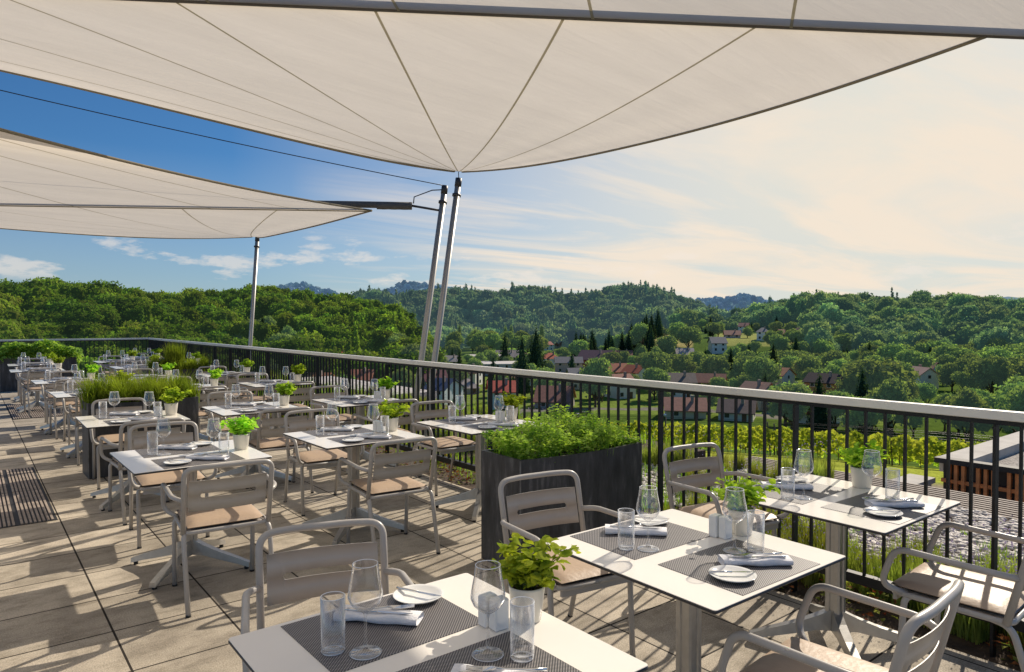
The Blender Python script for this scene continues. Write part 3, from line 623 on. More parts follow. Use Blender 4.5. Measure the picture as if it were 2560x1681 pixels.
EX = [(1300, 232, 46, 'pale house with orange roof among trees', WHITE, ORANGE), (1180, 260, 40, 'white house with brown roof', WHITE, (.30, .16, .11)), (1445, 245, 44, 'cream house with grey roof', CREAM, GREYR), (1590, 262, 40, 'white house with red roof', WHITE, RED),
      (1640, 300, 46, 'cream house with terracotta roof', CREAM, ORANGE), (1130, 330, 40, 'grey house with pale roof', GREYW, PALE), (1330, 355, 44, 'white house with terracotta roof', WHITE, ORANGE), (1560, 380, 46, 'white house with brown roof', WHITE, MAROON),
      (800, 215, 46, 'white house with terracotta roof', WHITE, ORANGE), (1010, 262, 38, 'cream house with red roof', CREAM, RED), (900, 265, 36, 'white house with grey roof', WHITE, GREYR), (1950, 262, 42, 'white house with orange roof', WHITE, ORANGE)]
EXW = ['in the second street of the village', 'between the conifer and the masts', 'beside the village road', 'at the village edge', 'behind the long low building', 'near the factory hall', 'between hall and hipped roof', 'below the dark conifers', 'at the left village end', 'right behind the masts', 'under the left forest', 'behind the cream farmhouse']
for (px_, r_, w_, l_, wc_, rc_), k_ in zip(EX, EXW): house(px_, 0, w_, l_ + ' ' + k_, wc_, rc_, 2, rng.uniform(-35, 35), 9, r=r_)
# ------------------------------------------------------------------ parked cars in the village
def car(px, py, label, col, rot=0.):
    x, y, z, r = ground_at(px, py); e = empty('parked_car', (x, y, z + .05), -px2az(px) + R(rot), label=label, cat='car', group='cars parked in the village')
    b = MB(); b.smooth = False
    prof = [(-2.1, .35), (-2.1, .75), (-1.9, .95), (-1.35, 1.0), (-.85, 1.42), (.75, 1.45), (1.35, 1.0), (2.0, .88), (2.12, .6), (2.1, .35)]
    b.prism([(px_, -.85, pz_) for px_, pz_ in prof], (0, 1.7, 0)); b.build('body', basic('car_paint', col, .2, .3, .02), e)
    q = MB(); q.prism([(-.95, -.86, 1.02), (-.72, -.86, 1.35), (.62, -.86, 1.38), (1.05, -.86, 1.02)], (0, 1.72, 0)); q.build('window_band', M['glassdark'], e)
    for wx in (-1.3, 1.3):
        for wy in (-.88, .7):
            q = MB(); q.prism([(wx + .33 * math.cos(t * PI / 8), wy, .33 + .33 * math.sin(t * PI / 8)) for t in range(16)], (0, .18, 0)); q.build('wheel', M['tyre'], e)
car(1683, 1046, 'white car parked in front of the long red roofed building', (.8, .8, .8), 20)
car(1966, 1040, 'silver car parked on the drive right of the cream farmhouse', (.5, .52, .55), -15)
car(1462, 1046, 'dark car on the village road behind the herb planter', (.08, .08, .1), 5)

# ------------------------------------------------------------------ individual trees
def tree_proto(kind, h, w_, seed, mat, n=2600):
    root = empty(kind + '_tree', (0, 0, -500)); th = h * (.16 if kind != 'conifer' else .08)
    b = MB(); b.tube([(0, 0, -.5), (.05 * w_ * .2, 0, th * .6), (0, 0, th + h * .35)], [w_ * .045, w_ * .034, w_ * .015], 7)
    if kind == 'broadleaf':
        for k in range(4): a = k * 1.7 + seed; b.tube([(0, 0, th), (math.cos(a) * w_ * .12, math.sin(a) * w_ * .12, th + h * .15), (math.cos(a) * w_ * .26, math.sin(a) * w_ * .26, th + h * .34)], [w_ * .022, w_ * .016, w_ * .006], 5)
    b.build('trunk', M['bark'], root)
    V, S = crown_tris(h - th, w_, n, 11, seed, w_ * (.052 if kind == 'broadleaf' else .06), {'broadleaf': 'broad', 'conifer': 'conifer', 'poplar': 'poplar'}[kind])
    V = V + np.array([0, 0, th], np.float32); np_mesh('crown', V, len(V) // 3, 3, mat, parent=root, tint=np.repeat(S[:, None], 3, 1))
    return Proto(root)
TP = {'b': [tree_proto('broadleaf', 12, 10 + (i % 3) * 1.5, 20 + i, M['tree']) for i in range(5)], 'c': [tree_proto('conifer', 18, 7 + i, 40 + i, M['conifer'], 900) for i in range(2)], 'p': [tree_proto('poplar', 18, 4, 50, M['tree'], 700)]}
TL = {'b': ('rounded leafy tree growing between the houses and meadows of the valley', 'leafy trees in the valley'), 'c': ('dark pointed conifer standing in the valley below the hills', 'conifers in the valley'), 'p': ('slim upright poplar at the foot of the middle hill', 'poplars in the valley')}
def tree(px, r, kind, s, label=None, jitter=True):
    x, y = pol(px, r); sx = s * rng.uniform(.85, 1.15)
    o = place(rng.choice(TP[kind]), (x, y, H1(x, y) - .2), rng.uniform(0, 6.28), label or TL[kind][0], 'tree', None if label else TL[kind][1], (sx, sx, s)); return o
TREES = []
def zone_trees(px0, px1, r0, r1, n, mix_, smin, smax, sep=5.5):
    k = 0; tries = 0
    while k < n and tries < n * 30:
        tries += 1; px = rng.uniform(px0, px1); r = math.sqrt(rng.uniform(r0 * r0, r1 * r1)); x, y = pol(px, r)
        if any((x - hx) ** 2 + (y - hy) ** 2 < (hr + 3.) ** 2 for hx, hy, hr in HOUSES): continue
        # keep the view on to each house open: no tree directly in front
        ok = True; kd_ok = True
        for hx, hy, hr in HOUSES:
            hd = math.hypot(hx, hy)
            if r < hd and hd - r < 60:
                off = abs(x * hy - y * hx) / hd
                if off < hr * .55 + 1 and hd - r < 30: ok = False; break
        if not ok and kd_ok: continue
        if any((x - a) ** 2 + (y - b_) ** 2 < sep * sep for a, b_ in TREES): continue
        TREES.append((x, y)); kd = rng.choice(mix_); tree(px, r, kd, rng.uniform(smin, smax) * (.9 if kd == 'c' else 1)); k += 1
zone_trees(1625, 2640, 235, 400, 112, 'bbbbbbbbc', .62, 1.1, 5)
zone_trees(2080, 2640, 330, 440, 52, 'bbbbb', .8, 1.25, 5)
zone_trees(1430, 1655, 385, 450, 30, 'cccb', .9, 1.25, 4)
zone_trees(1120, 1360, 470, 620, 34, 'bbbbp', .9, 1.4)
zone_trees(1900, 2640, 130, 215, 26, 'bbbbbc', .55, .95)
zone_trees(560, 1150, 190, 330, 44, 'bbbc', .6, 1.0)
zone_trees(1130, 1640, 200, 420, 46, 'bbbbbc', .5, .85)
zone_trees(1640, 2030, 425, 560, 24, 'bbbc', .45, .85)
zone_trees(560, 1920, 180, 330, 75, 'bbbbc', .32, .6, 3.5)
tree(1305, 213, 'c', 1.18, 'tall dark spruce right beside the house with the bright red roof')
tree(1262, 330, 'c', 1.1, 'dark spruce in front of the low factory building')
tree(1340, 300, 'c', 1.25, 'broad dark spruce left of the white house with red hipped roof')
tree(1488, 190, 'b', 1.15, 'big bushy green tree right of the broad brown roof')
tree(1035, 235, 'b', 1.2, 'bright green round tree just left of the two masts')
tree(2180, 168, 'b', 1.25, 'big pale willow behind the handrail above the vineyard')
tree(2225, 165, 'b', 1.05, 'dense dark tree just right of the pale willow')

# ------------------------------------------------------------------ forests on the hills
def forest(name, px0, px1, r0, r1, area, protos, smin, smax, mat, label, tint=(1, 1, 1), tv=.22, keep=None, con=None):
    th = abs(px2az(px1) - px2az(px0)); n = int(th * (r1 ** 2 - r0 ** 2) / 2 / area); a0, a1 = px2az(px0), px2az(px1)
    a = nrg.uniform(a0, a1, n); r = np.sqrt(nrg.uniform(r0 * r0, r1 * r1, n)); x = r * np.sin(a); y = r * np.cos(a); z = height(x, y)
    k = np.ones(n, bool) if keep is None else keep(az2px(a), r, z); x, y, z = x[k], y[k], z[k]; n = len(x)
    s = nrg.uniform(smin, smax, n); hv = nrg.uniform(.8, 1.2, n)
    big = .5 + .5 * np.sin(x * .021 + 1) * np.sin(y * .017); v = (1 + tv * nrg.normal(0, 1, n)) * (.8 + .35 * big); t = np.stack([v * tint[0] * nrg.uniform(.85, 1.2, n), v * tint[1], v * tint[2] * nrg.uniform(.8, 1.1, n)], 1)
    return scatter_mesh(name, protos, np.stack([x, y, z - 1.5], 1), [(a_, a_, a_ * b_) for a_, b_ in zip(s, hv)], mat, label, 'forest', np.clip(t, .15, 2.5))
P1 = [crown_tris(13, 15, 950, 8, 60 + i, .9) for i in range(6)] * 2 + [crown_tris(16, 6, 260, 6, 70, 1.0, 'conifer')]
P3 = [crown_tris(14, 16, 800, 8, 80 + i, 1.1) for i in range(4)]
P2 = [crown_tris(15, 16, 280, 7, 90 + i, 1.6) for i in range(3)] + [crown_tris(22, 8, 80, 6, 95, 2.2, 'conifer')]
P4 = [crown_tris(16, 22, 36, 3, 98 + i, 5.5) for i in range(2)]
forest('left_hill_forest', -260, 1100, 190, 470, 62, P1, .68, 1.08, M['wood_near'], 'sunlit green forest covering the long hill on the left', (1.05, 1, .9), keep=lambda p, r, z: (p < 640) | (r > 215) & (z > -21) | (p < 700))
forest('left_wood', -260, 700, 62, 188, 70, P1, .45, .75, M['wood_near'], 'shaded trees close behind the far railing on the left', (.62, .7, .65), keep=lambda p, r, z: (r > 150) | (p < 560) & (r < 150))  # darker tint paints the shade onto these crowns
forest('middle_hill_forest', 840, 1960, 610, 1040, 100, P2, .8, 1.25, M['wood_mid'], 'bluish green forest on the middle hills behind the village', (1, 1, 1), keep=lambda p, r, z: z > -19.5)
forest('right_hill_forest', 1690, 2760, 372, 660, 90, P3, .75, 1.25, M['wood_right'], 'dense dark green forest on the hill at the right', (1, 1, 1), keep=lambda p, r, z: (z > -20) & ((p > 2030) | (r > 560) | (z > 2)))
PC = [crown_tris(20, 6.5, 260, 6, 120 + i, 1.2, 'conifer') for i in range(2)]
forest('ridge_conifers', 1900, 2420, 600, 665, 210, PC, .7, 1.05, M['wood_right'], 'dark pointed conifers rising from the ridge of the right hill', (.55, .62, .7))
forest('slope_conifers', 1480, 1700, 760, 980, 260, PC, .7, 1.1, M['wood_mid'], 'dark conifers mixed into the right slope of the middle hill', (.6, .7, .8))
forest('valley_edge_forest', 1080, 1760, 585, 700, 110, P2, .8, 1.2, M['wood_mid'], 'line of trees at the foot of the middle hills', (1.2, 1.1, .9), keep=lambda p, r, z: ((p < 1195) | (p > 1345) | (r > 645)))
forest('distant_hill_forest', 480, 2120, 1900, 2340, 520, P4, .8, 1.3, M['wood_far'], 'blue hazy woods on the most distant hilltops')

# ------------------------------------------------------------------ vineyard
def vine_row(p0, p1, label, front=False):
    p0 = Vector(p0); p1 = Vector(p1); L = (p1 - p0).length; d = (p1 - p0).normalized(); nn = Vector((-d.y, d.x))
    e = empty('vine_row', (p0.x, p0.y, 0), label=label, cat='grapevines', group='vine rows below the terrace')
    n = int(L * 150); t = nrg.uniform(0, L, n); zz = .50 + 1.08 * nrg.random(n) ** .8 + .12 * np.sin(t * 5.1) ; off = nrg.normal(0, .2, n)
    x = p0.x + d.x * t + nn.x * off; y = p0.y + d.y * t + nn.y * off; z = height(x, y) + zz
    P = np.stack([x - p0.x, y - p0.y, z], 1); nv = np.stack([nn.x * np.sign(off), nn.y * np.sign(off), .5 + 0 * off], 1)
    V = quads(P, nv, nrg.uniform(.15, .30, n), .8, .9); np_mesh('foliage', V, n, 4, M['vine'], parent=e)
    if front:
        b = MB(); b.tube([(0, 0, -.2), (.03, .02, .3), (0, 0, .78)], .024, 5); bo = None; s = 0.
        while s < L:
            px_, py_ = p0.x + d.x * s, p0.y + d.y * s; zg = H1(px_, py_)
            if bo is None: bo = b.build('vine_stem', M['bark'], e, (px_ - p0.x, py_ - p0.y, zg))
            else: q = bo.copy(); COL.objects.link(q); q.parent = e; q.location = (px_ - p0.x, py_ - p0.y, zg)
            s += 1.05
    s = 2.; 
    while s < L and s < 60:
        px_, py_ = p0.x + d.x * s, p0.y + d.y * s; zg = H1(px_, py_); b = MB(); ln = rng.uniform(-.25, .12); b.tube([(px_ - p0.x, py_ - p0.y, zg - .2), (px_ - p0.x + d.x * ln, py_ - p0.y + d.y * ln, zg + 1.95)], .045, 6); b.build('post', M['vinepost'], e); s += 6.2
    b = MB(); b.tube([(0, 0, H1(p0.x, p0.y) + 2.05)] + [(d.x * q, d.y * q, H1(p0.x + d.x * q, p0.y + d.y * q) + 2.0) for q in np.arange(6, L, 6)], .008, 4); b.build('wire', M['cable'], e)
base0 = Vector((31, 33)); base1 = Vector((46, 2)); dirv = (base1 - base0).normalized(); nrm = Vector((-dirv.y, dirv.x))
if nrm.x < 0: nrm = -nrm
VN = ['front row', 'second row', 'third row', 'fourth row', 'fifth row', 'sixth row', 'rearmost row']
for i in range(6):
    o_ = nrm * (2.5 * i); vine_row(base0 + o_ - dirv * 8, base1 + o_, f'{VN[i]} of grapevines on wires and posts, counted from the lawn', i < 2)
#@@PART3
# ================================================================== TERRACE SETTING
RX = 3.93            # railing plane
CY_ = 21.0           # far railing
mb = MB(); mb.box(-12, 3.78, -8, CY_ - .15, -.35, 0); tag(mb.build('paving', M['paving']), kind='structure')
mb = MB(); mb.box(3.783, 6.82, -8, 5.30, -.6, -.03); mb.box(3.783, 7.4, 5.301, CY_ + 1.6, -.6, -.03); mb.box(-12, 3.78, CY_ - .147, CY_ + 1.6, -.6, -.03)
tag(mb.build('garden_bed', M['bedsoil']), kind='structure')
mb = MB(); mb.box(-12, 6.75, -8, CY_ + 1.5, -4.6, -.603); tag(mb.build('terrace_base', M['concrete']), kind='structure')
# raised gravelled roof edge beyond the left part of the railing
mb = MB(); mb.box(7.41, 9.6, 15.2, 21.8, -4.6, -.2); tag(mb.build('lower_roof', M['pebble']), 'low roof with pinkish gravel beyond the railing left of the masts', 'roof')

def deck_grate(x0, x1, y0, y1, nx, ny, label):
    e = empty('floor_grate', (x0, y0, 0), label=label, cat='grate', group=None); wx = (x1 - x0) / nx; wy = (y1 - y0) / ny
    b = MB(); b.box(0, x1 - x0, 0, y1 - y0, .001, .004); b.build('gap_shade', M['darkvoid'], e)  # flat dark sheet imitates the shade in the slat gaps
    for i in range(nx):
        for j in range(ny):
            b = MB(); n = int((wx - .02) / .0275)
            for k in range(n): xs = .012 + k * (wx - .024) / n; b.box(xs, xs + .0165, .012, wy - .012, .004, .012)
            b.build('slatted_panel', M['slat'], e, (wx * i, wy * j, 0))
deck_grate(-.46, .565, 6.64, 9.22, 4, 2, 'slatted deck grate in the floor nearest the camera at the left edge')
deck_grate(.585, 1.62, 13.95, 16.55, 4, 3, 'slatted deck grate farther back under the left column of tables')

# ------------------------------------------------------------------ railing
SP = .1033; Y0 = 2.066 - 10 * SP * 3
def railing(origin, dvec, length, nbal, label, first=0):
    rz = math.atan2(dvec[1], dvec[0]); e = empty('railing', (*origin, 0), rz, label=label, cat='railing')
    b = MB(); b.bbox(0, length, -.03, .03, 1.135, 1.18, .006, 2); b.build('handrail', M['rail_top'], e)
    b = MB(); b.box(0, length, -.006, .006, 1.11, 1.134); b.build('top_flat_bar', M['rail_black'], e)
    b = MB(); b.box(0, length, -.0225, .0225, .135, .19); b.build('bottom_rail', M['rail_black'], e)
    bb = MB(); bb.box(-.006, .006, -.010, .010, .191, 1.109); pb = MB(); pb.box(-.007, .007, -.024, .024, -.05, 1.109)
    bo = po = None; nb = 0; rest = MB(); k = 0; s = .02
    while s < length:
        if k % 10 == 4:
            if po is None: po = pb.build('post', M['rail_black'], e, (s, 0, 0))
            else: q = po.copy(); COL.objects.link(q); q.parent = e; q.location = (s, 0, 0)
        elif nb < nbal:
            if bo is None: bo = bb.build('baluster', M['rail_black'], e, (s, 0, 0))
            else: q = bo.copy(); COL.objects.link(q); q.parent = e; q.location = (s, 0, 0)
            nb += 1
        else: rest.box(s - .006, s + .006, -.010, .010, .191, 1.109)
        k += 1; s += SP
    if rest.v: tag(rest.build('baluster_rest', M['rail_black'], e), kind='stuff')
    return e
ys = 2.066 - SP * 13 - .02
mbx = MB()
railing((RX, ys), (0, 1), CY_ - ys, 100, 'long railing with silver handrail and black bars along the right side of the terrace')
railing((RX - .03, CY_), (-1, 0), 9, 100, 'far railing with black bars closing the end of the terrace')

# ------------------------------------------------------------------ masts
def mast(base, top, label, dark=.75):
    e = empty('sail_mast', base, label=label, cat='mast'); B = Vector((0, 0, 0)); T = Vector(top) - Vector(base); L = T.length; d = T / L
    b = MB(); b.tube([B, B + d * .25, B + d * .95, B + d * (L - .1)], [.016, .023, .036, .036], 14); b.build('pole', M['mast'], e)
    b = MB(); b.tube([B + d * (L - .1), B + d * L], [.040, .040], 14); b.build('cap', M['mast_dark'], e); b = MB(); b.tube([B + d * (L - .22), B + d * (L - .19)], [.052, .052], 14); b.build('collar', M['mast_dark'], e)
    b = MB(); b.tube([Vector((0, 0, -.35)), Vector((0, 0, .05))], .055, 12); b.build('foot', M['mast_dark'], e)
    return e
M2T = Vector((4.61, 6.80, 3.32)); M1T = Vector((4.57, 7.04, 3.265)); M3T = Vector((4.33, 13.15, 3.24)); M4T = Vector((4.85, 1.0, 3.5))
mast((4.10, 6.86, -.1), M2T, 'right of the two leaning masts, holding the tip of the big sail')
mast((4.10, 7.16, -.1), M1T, 'left of the two leaning masts, carrying the boom of the far sail')
mast((4.12, 13.25, -.1), M3T, 'lone slim mast under the far sail left of the pair')
mast((4.25, .95, -.1), M4T, 'mast outside the right edge carrying the big boom')

# ------------------------------------------------------------------ sails
def cable(name, a, b_, label, r=.004, sag=0.):
    a = Vector(a); b_ = Vector(b_); q = MB(); n = 16
    q.tube([a.lerp(b_, i / n) - Vector((0, 0, sag * 4 * (i / n) * (1 - i / n))) for i in range(n + 1)], r, 5); tag(q.build(name, M['cable']), label, 'cable')
def wing(parent, A, B, P, hollowA, hollowB, sagA, sagB, billow, seams, name='sail_wing', nu=56, nv=44, pw=1.8):
    """A,B boom ends; P apex. ruled surface from boom to apex with hollow edges and a billow"""
    A, B, P = Vector(A), Vector(B), Vector(P)
    def pt(u, v, off=0.):
        Q = A.lerp(B, u); X = Q.lerp(P, v); e = 4 * v * (1 - v)
        wA = (1 - u) ** 3; wB = u ** 3; mid = A.lerp(B, .5)
        X = X + (mid.lerp(P, .35) - A.lerp(P, .5)) * hollowA * wA * e + (mid.lerp(P, .35) - B.lerp(P, .5)) * hollowB * wB * e
        X.z -= sagA * wA * math.sin(PI * v ** pw) + (sagB * wB + billow * 4 * u * (1 - u)) * e + off
        X.z += .004 * math.sin(u * 60 + v * 9) * (wA + wB) * e
        return X
    q = MB(); q.smooth = True; vs = [pt(i / nu, j / nv * .985) for i in range(nu + 1) for j in range(nv + 1)]
    q.add(vs, [(i * (nv + 1) + j, (i + 1) * (nv + 1) + j, (i + 1) * (nv + 1) + j + 1, i * (nv + 1) + j + 1) for i in range(nu) for j in range(nv)])
    cl = q.build(name, M['sail'], parent)
    for s_ in seams:
        q = MB(); hw = .0085; ring = []
        for j in range(nv + 1):
            v = j / nv * .985; a = pt(s_, v, .004); t = (B - A).normalized(); k = hw * (1 - v * .35)
            ring += [a - t * k, a + t * k]
        q.add(ring, [(2 * j, 2 * j + 1, 2 * j + 3, 2 * j + 2) for j in range(nv)], True); q.build('seam', M['seam'], cl)
    for u in (0, 1):
        q = MB(); q.tube([pt(u, j / nv * .985) for j in range(nv + 1)], .012, 6); q.build('hem', M['hem'], cl)
    return cl
def boompt(s, z0=3.15): return Vector((4.5 - .757 * s, 1.2 + .653 * s, z0 + .06 * s))
#@@SAILS
s1 = empty('shade_sail', (0, 0, 0), label='big cream triangular sail overhead with grey boom and radiating seams', cat='shade sail')
q = MB(); q.tube([boompt(s, 3.19) for s in np.linspace(-.45, 9.3, 40)], .046, 12); q.build('boom', M['boomcloth'], s1)
TIP1 = Vector((4.55, 6.72, 3.375))
wing(s1, boompt(9.0), boompt(.2), TIP1, .35, .0, .155, .16, .05, [.10, .24, .37, .49, .62, .74, .86], 'sail_cloth')
wing(s1, boompt(9.0), boompt(-.02), (-4.6, -4.1, 3.1), .12, .12, .10, .2, .05, [.12, .25, .38, .5, .62, .74, .86], 'sail_cloth')
b = MB(); b.tube([TIP1 + Vector((-.16, -.03, .004)), TIP1 + Vector((.02, -.06, .004))], .008, 6); b.build('corner_plate', M['mast_dark'], s1)
cable('tension_cable', TIP1, M2T + Vector((0, 0, -.03)), 'short cable between the big sail tip and its mast', .005)
s2 = empty('shade_sail', (0, 0, 0), label='far cream sail on the left stretched above the back tables', cat='shade sail')
def boom2(s, dz=0): return Vector((4.55 - .838 * s, 7.04 + .546 * s, 2.97 + dz))
q = MB(); q.tube([boom2(s, .05) for s in np.linspace(.38, 9.5, 40)], .04, 12); q.tube([boom2(s, .04) + Vector((0, 0, .001 * math.sin(s * 50))) for s in np.linspace(.38, .8, 30)], .045, 12); q.build('boom', M['boomcloth'], s2)
wing(s2, boom2(9.3, -.03), boom2(.86, -.02), M3T + Vector((-.04, -.1, -.03)), .12, .12, .13, .12, .05, [.14, .3, .45, .6, .74, .87], 'sail_cloth')
wing(s2, boom2(9.3, -.03), boom2(.86, -.02), (-4.9, 2.2, 3.32), .14, .16, .0, .2, .03, [.2, .4, .6, .78, .9], 'sail_cloth')
q = MB(); q.tube([boom2(s, -.03) for s in np.linspace(.86, 9.3, 30)], .007, 6); q.build('hem', M['hem'], s2)
e = empty('boom_bracket', M1T, label='dark bracket and strut joining the far boom to the left leaning mast', cat='bracket')
b = MB(); P_ = boom2(.38, .045) - M1T; b.tube([P_, Vector((-.06, .03, -.30))], .014, 8); b.build('arm', M['mast_dark'], e)
b = MB(); b.tube([P_ + Vector((.02, 0, .03)), P_ + Vector((.03, 0, .11)), Vector((-.14, .07, -.06)), Vector((-.04, .02, -.05))], .007, 6); b.build('strut', M['mast_dark'], e)
cable('stay_cable', M1T, (-4.5, 11.5, 5.25), 'thin dark stay cable crossing the blue sky above the far sail', .0055, .12)

# ================================================================== FURNITURE PROTOTYPES
def make_chair():
    root = empty('armchair', (0, 0, -50)); r = .0145; cm = M['chair']
    b = MB(); b.tube(fillet([(-.232, -.135, .42), (-.236, -.225, .80), (-.12, -.245, .806), (.12, -.245, .806), (.236, -.225, .80), (.232, -.135, .42)], .085, 7), r, 10); b.build('back_frame', cm, root)
    # curved back panel with a slot
    xs = [-.209 + .418 * i / 8 for i in range(9)] + [s * v for s in (-1, 1) for v in (.150, .1465, .142, .138)]; xs = sorted(set(round(x, 4) for x in xs)); zs0, zs1, zm = .548, .728, .640
    def hh(x):
        a = abs(x); return 0 if a > .1495 else (.012 if a <= .139 else .012 * math.sqrt(max(0, 1 - ((a - .139) / .011) ** 2)))
    def P(x, z, off): t = (z - .42) / .38; yy = -.135 - .09 * t - .027 * (1 - (x / .215) ** 2) + .004; return Vector((x, yy + off, z))
    b = MB(); b.smooth = True
    for off in (0, .003):
        rows = []
        for x in xs: rows.append([P(x, zs0, off), P(x, (zs0 + zm) / 2, off), P(x, zm - hh(x), off), P(x, zm + hh(x), off), P(x, (zs1 + zm) / 2, off), P(x, zs1, off)])
        vs = sum(rows, []); fs = []
        for i in range(len(xs) - 1):
            for j in (0, 1, 3, 4): q = (i * 6 + j, (i + 1) * 6 + j, (i + 1) * 6 + j + 1, i * 6 + j + 1); fs.append(q if off else q[::-1])
        b.add(vs, fs)
    n = len(xs) * 6
    for i in range(len(xs) - 1):
        for j in (0, 2, 3, 5): b.f.append([i * 6 + j, (i + 1) * 6 + j, n + (i + 1) * 6 + j, n + i * 6 + j]); b.mi.append(0); b.sm.append(False)
    for i in (0, len(xs) - 1):
        b.f.append([i * 6 + j for j in (0, 2, 3, 5)] and [i * 6, i * 6 + 5, n + i * 6 + 5, n + i * 6]); b.mi.append(0); b.sm.append(False)
    b.build('back_panel', cm, root)
    for s in (-1, 1):
        b = MB(); b.tube(fillet([(s * .235, -.178, .615), (s * .283, -.11, .628), (s * .288, .255, .640), (s * .278, .315, .465), (s * .205, .235, .425)], .055, 6), r * .93, 10); b.build('armrest', cm, root)
        b = MB(); b.tube(fillet([(s * .17, .20, .423), (s * .228, .235, .415), (s * .226, .262, 0.004)], .05, 5), r * .95, 10); lg = b.build('leg', cm, root)
        q = MB(); q.tube([(s * .226, .262, 0), (s * .226, .262, .012)], r * 1.02, 10); q.build('foot_cap', M['rubber'], lg)
        b = MB(); b.tube(fillet([(s * .19, -.04, .42), (s * .233, -.155, .418), (s * .228, -.27, 0.004)], .05, 5), r * .95, 10); lg = b.build('leg', cm, root)
        q = MB(); q.tube([(s * .228, -.27, 0), (s * .228, -.27, .012)], r * 1.02, 10); q.build('foot_cap', M['rubber'], lg)
    b = MB(); b.tube(fillet([(0, .295, .425), (-.218, .295, .425), (-.226, -.15, .425), (.226, -.15, .425), (.218, .295, .425), (0, .295, .425)], .05, 5), r * .85, 8); b.build('seat_frame', cm, root)
    b = MB(); b.bbox(-.205, .205, -.135, .28, .418, .430, .04, 4); b.box(-.20, .20, .276, .292, .385, .425); b.build('seat_plate', cm, root)
    # cushion: pillowed slab
    b = MB(); b.smooth = True; n = 14; L_ = []
    for k, z in enumerate((0, 1)):
        for i in range(n + 1):
            for j in range(n + 1):
                u = -1 + 2 * i / n; v = -1 + 2 * j / n; e = max(abs(u), abs(v)); f = 1 - e ** 6; cx = u * (1 - .02 * v * v) ; x = cx * .212; y = .078 + v * .222
                zz = .452 + (.021 * (f ** .5) if z else -.019 * (f ** .5)); L_.append(Vector((x, y, zz)))
    m_ = (n + 1) ** 2; fs = []
    for i in range(n):
        for j in range(n):
            a = i * (n + 1) + j; fs.append((a, a + 1, a + n + 2, a + n + 1)); fs.append((m_ + a, m_ + a + n + 1, m_ + a + n + 2, m_ + a + 1))
    b.add(L_, fs); b.build('cushion', M['cushion'], root)
    return Proto(root)
CH = make_chair()
def make_table():
    root = empty('table', (0, 0, -50)); w_, d_ = .40, .41
    b = MB(); b.cur = 1; b.bbox(-w_, w_, -d_, d_, .727, .7375, .012, 4); b.build('edge_band', [M['edge'], M['edge']], root)
    b = MB(); b.bbox(-w_ + .0012, w_ - .0012, -d_ + .0012, d_ - .0012, .7376, .7402, .011, 4); b.build('table_top', M['laminate'], root)
    b = MB(); prof = []
    for q in range(4):
        a = q * PI / 2; c_, s_ = math.cos(a), math.sin(a)
        for x, y in ((.037, -.030), (.037, -.013), (.031, -.009), (.031, .009), (.037, .013), (.037, .030), (.030, .037)): prof.append((x * c_ - y * s_, x * s_ + y * c_, .10))
    b.prism(prof, (0, 0, .615)); b.build('column', M['alu'], root)
    b = MB(); b.box(-.22, .22, -.03, .03, .712, .7265); b.box(-.03, .03, -.22, .22, .700, .7118); b.build('bracket', M['alu'], root)
    for q in range(4):
        a = PI / 4 + q * PI / 2; Mx = Matrix.Rotation(a, 4, 'Z'); b = MB(); secs = []
        for t, x in enumerate((.025, .10, .20, .32, .41)):
            top = (.185, .150, .112, .076, .046)[t]; bot = (.085, .085, .062, .038, .016)[t]; hw = (.026, .026, .024, .021, .019)[t]
            secs += [Mx @ Vector((x, -hw, bot)), Mx @ Vector((x, hw, bot)), Mx @ Vector((x, hw * .8, top)), Mx @ Vector((x, -hw * .8, top))]
        fs = [(3, 2, 1, 0), (16, 17, 18, 19)]
        for t in range(4):
            for k in range(4): j = (k + 1) % 4; fs.append((t * 4 + k, t * 4 + j, t * 4 + 4 + j, t * 4 + 4 + k))
        b.add(secs, fs, False); ft = b.build('foot', M['alu'], root)
        q_ = MB(); p = Mx @ Vector((.385, 0, 0)); q_.tube([(p.x, p.y, 0), (p.x, p.y, .016)], .014, 8); q_.build('glide', M['rubber'], ft)
    return Proto(root)
TB = make_table()
ZT = .7404
def single(name, mb, mats): o = mb.build(name, mats); o.location = (0, 0, -50); return Proto(o)
b = MB(); b.box(-.235, .235, -.175, .175, 0, .0016); MAT = single('place_mat', b, M['mat'])
b = MB(); b.smooth = True
b.lathe([(0, .0015), (.040, .0015), (.0415, .003), (.036, .0055), (.012, .010), (.0052, .018), (.0038, .04), (.0036, .095), (.006, .108), (.022, .118), (.038, .133), (.0455, .150), (.0455, .158), (.043, .175), (.037, .205), (.033, .236)], 28)
b.cur = 1; b.lathe([(.0330, .2355), (.0337, .2367), (.0330, .2378), (.0321, .2367), (.0330, .2355)], 28); b.lathe([(.0405, .0012), (.0422, .0022), (.0405, .0032)], 28); b.cur = 0
b.lathe([(.0322, .236), (.0362, .205), (.0422, .175), (.0447, .157), (.0445, .150), (.037, .135), (.021, .1205), (0, .114)], 28); WG = single('wine_glass', b, [M['glass'], M['rim']])
b = MB(); b.smooth = True; b.lathe([(0, .001), (.0285, .001), (.0305, .004), (.031, .02), (.0325, .146), (.0312, .1465), (.0296, .02), (.027, .012), (0, .010)], 26); b.cur = 1; b.lathe([(.0312, .1455), (.0327, .1468), (.0312, .1480), (.0303, .1468), (.0312, .1455)], 26); b.lathe([(.0285, .001), (.0302, .0035), (.0285, .004)], 26); TU = single('tumbler', b, [M['glass'], M['rim']])
b = MB(); b.smooth = True; b.lathe([(0, .002), (.045, .002), (.048, .004), (.07, .009), (.0775, .0135), (.0785, .0155), (.077, .016), (.069, .0125), (.050, .0075), (.046, .0062), (0, .006)], 36); PL = single('side_plate', b, M['china'])
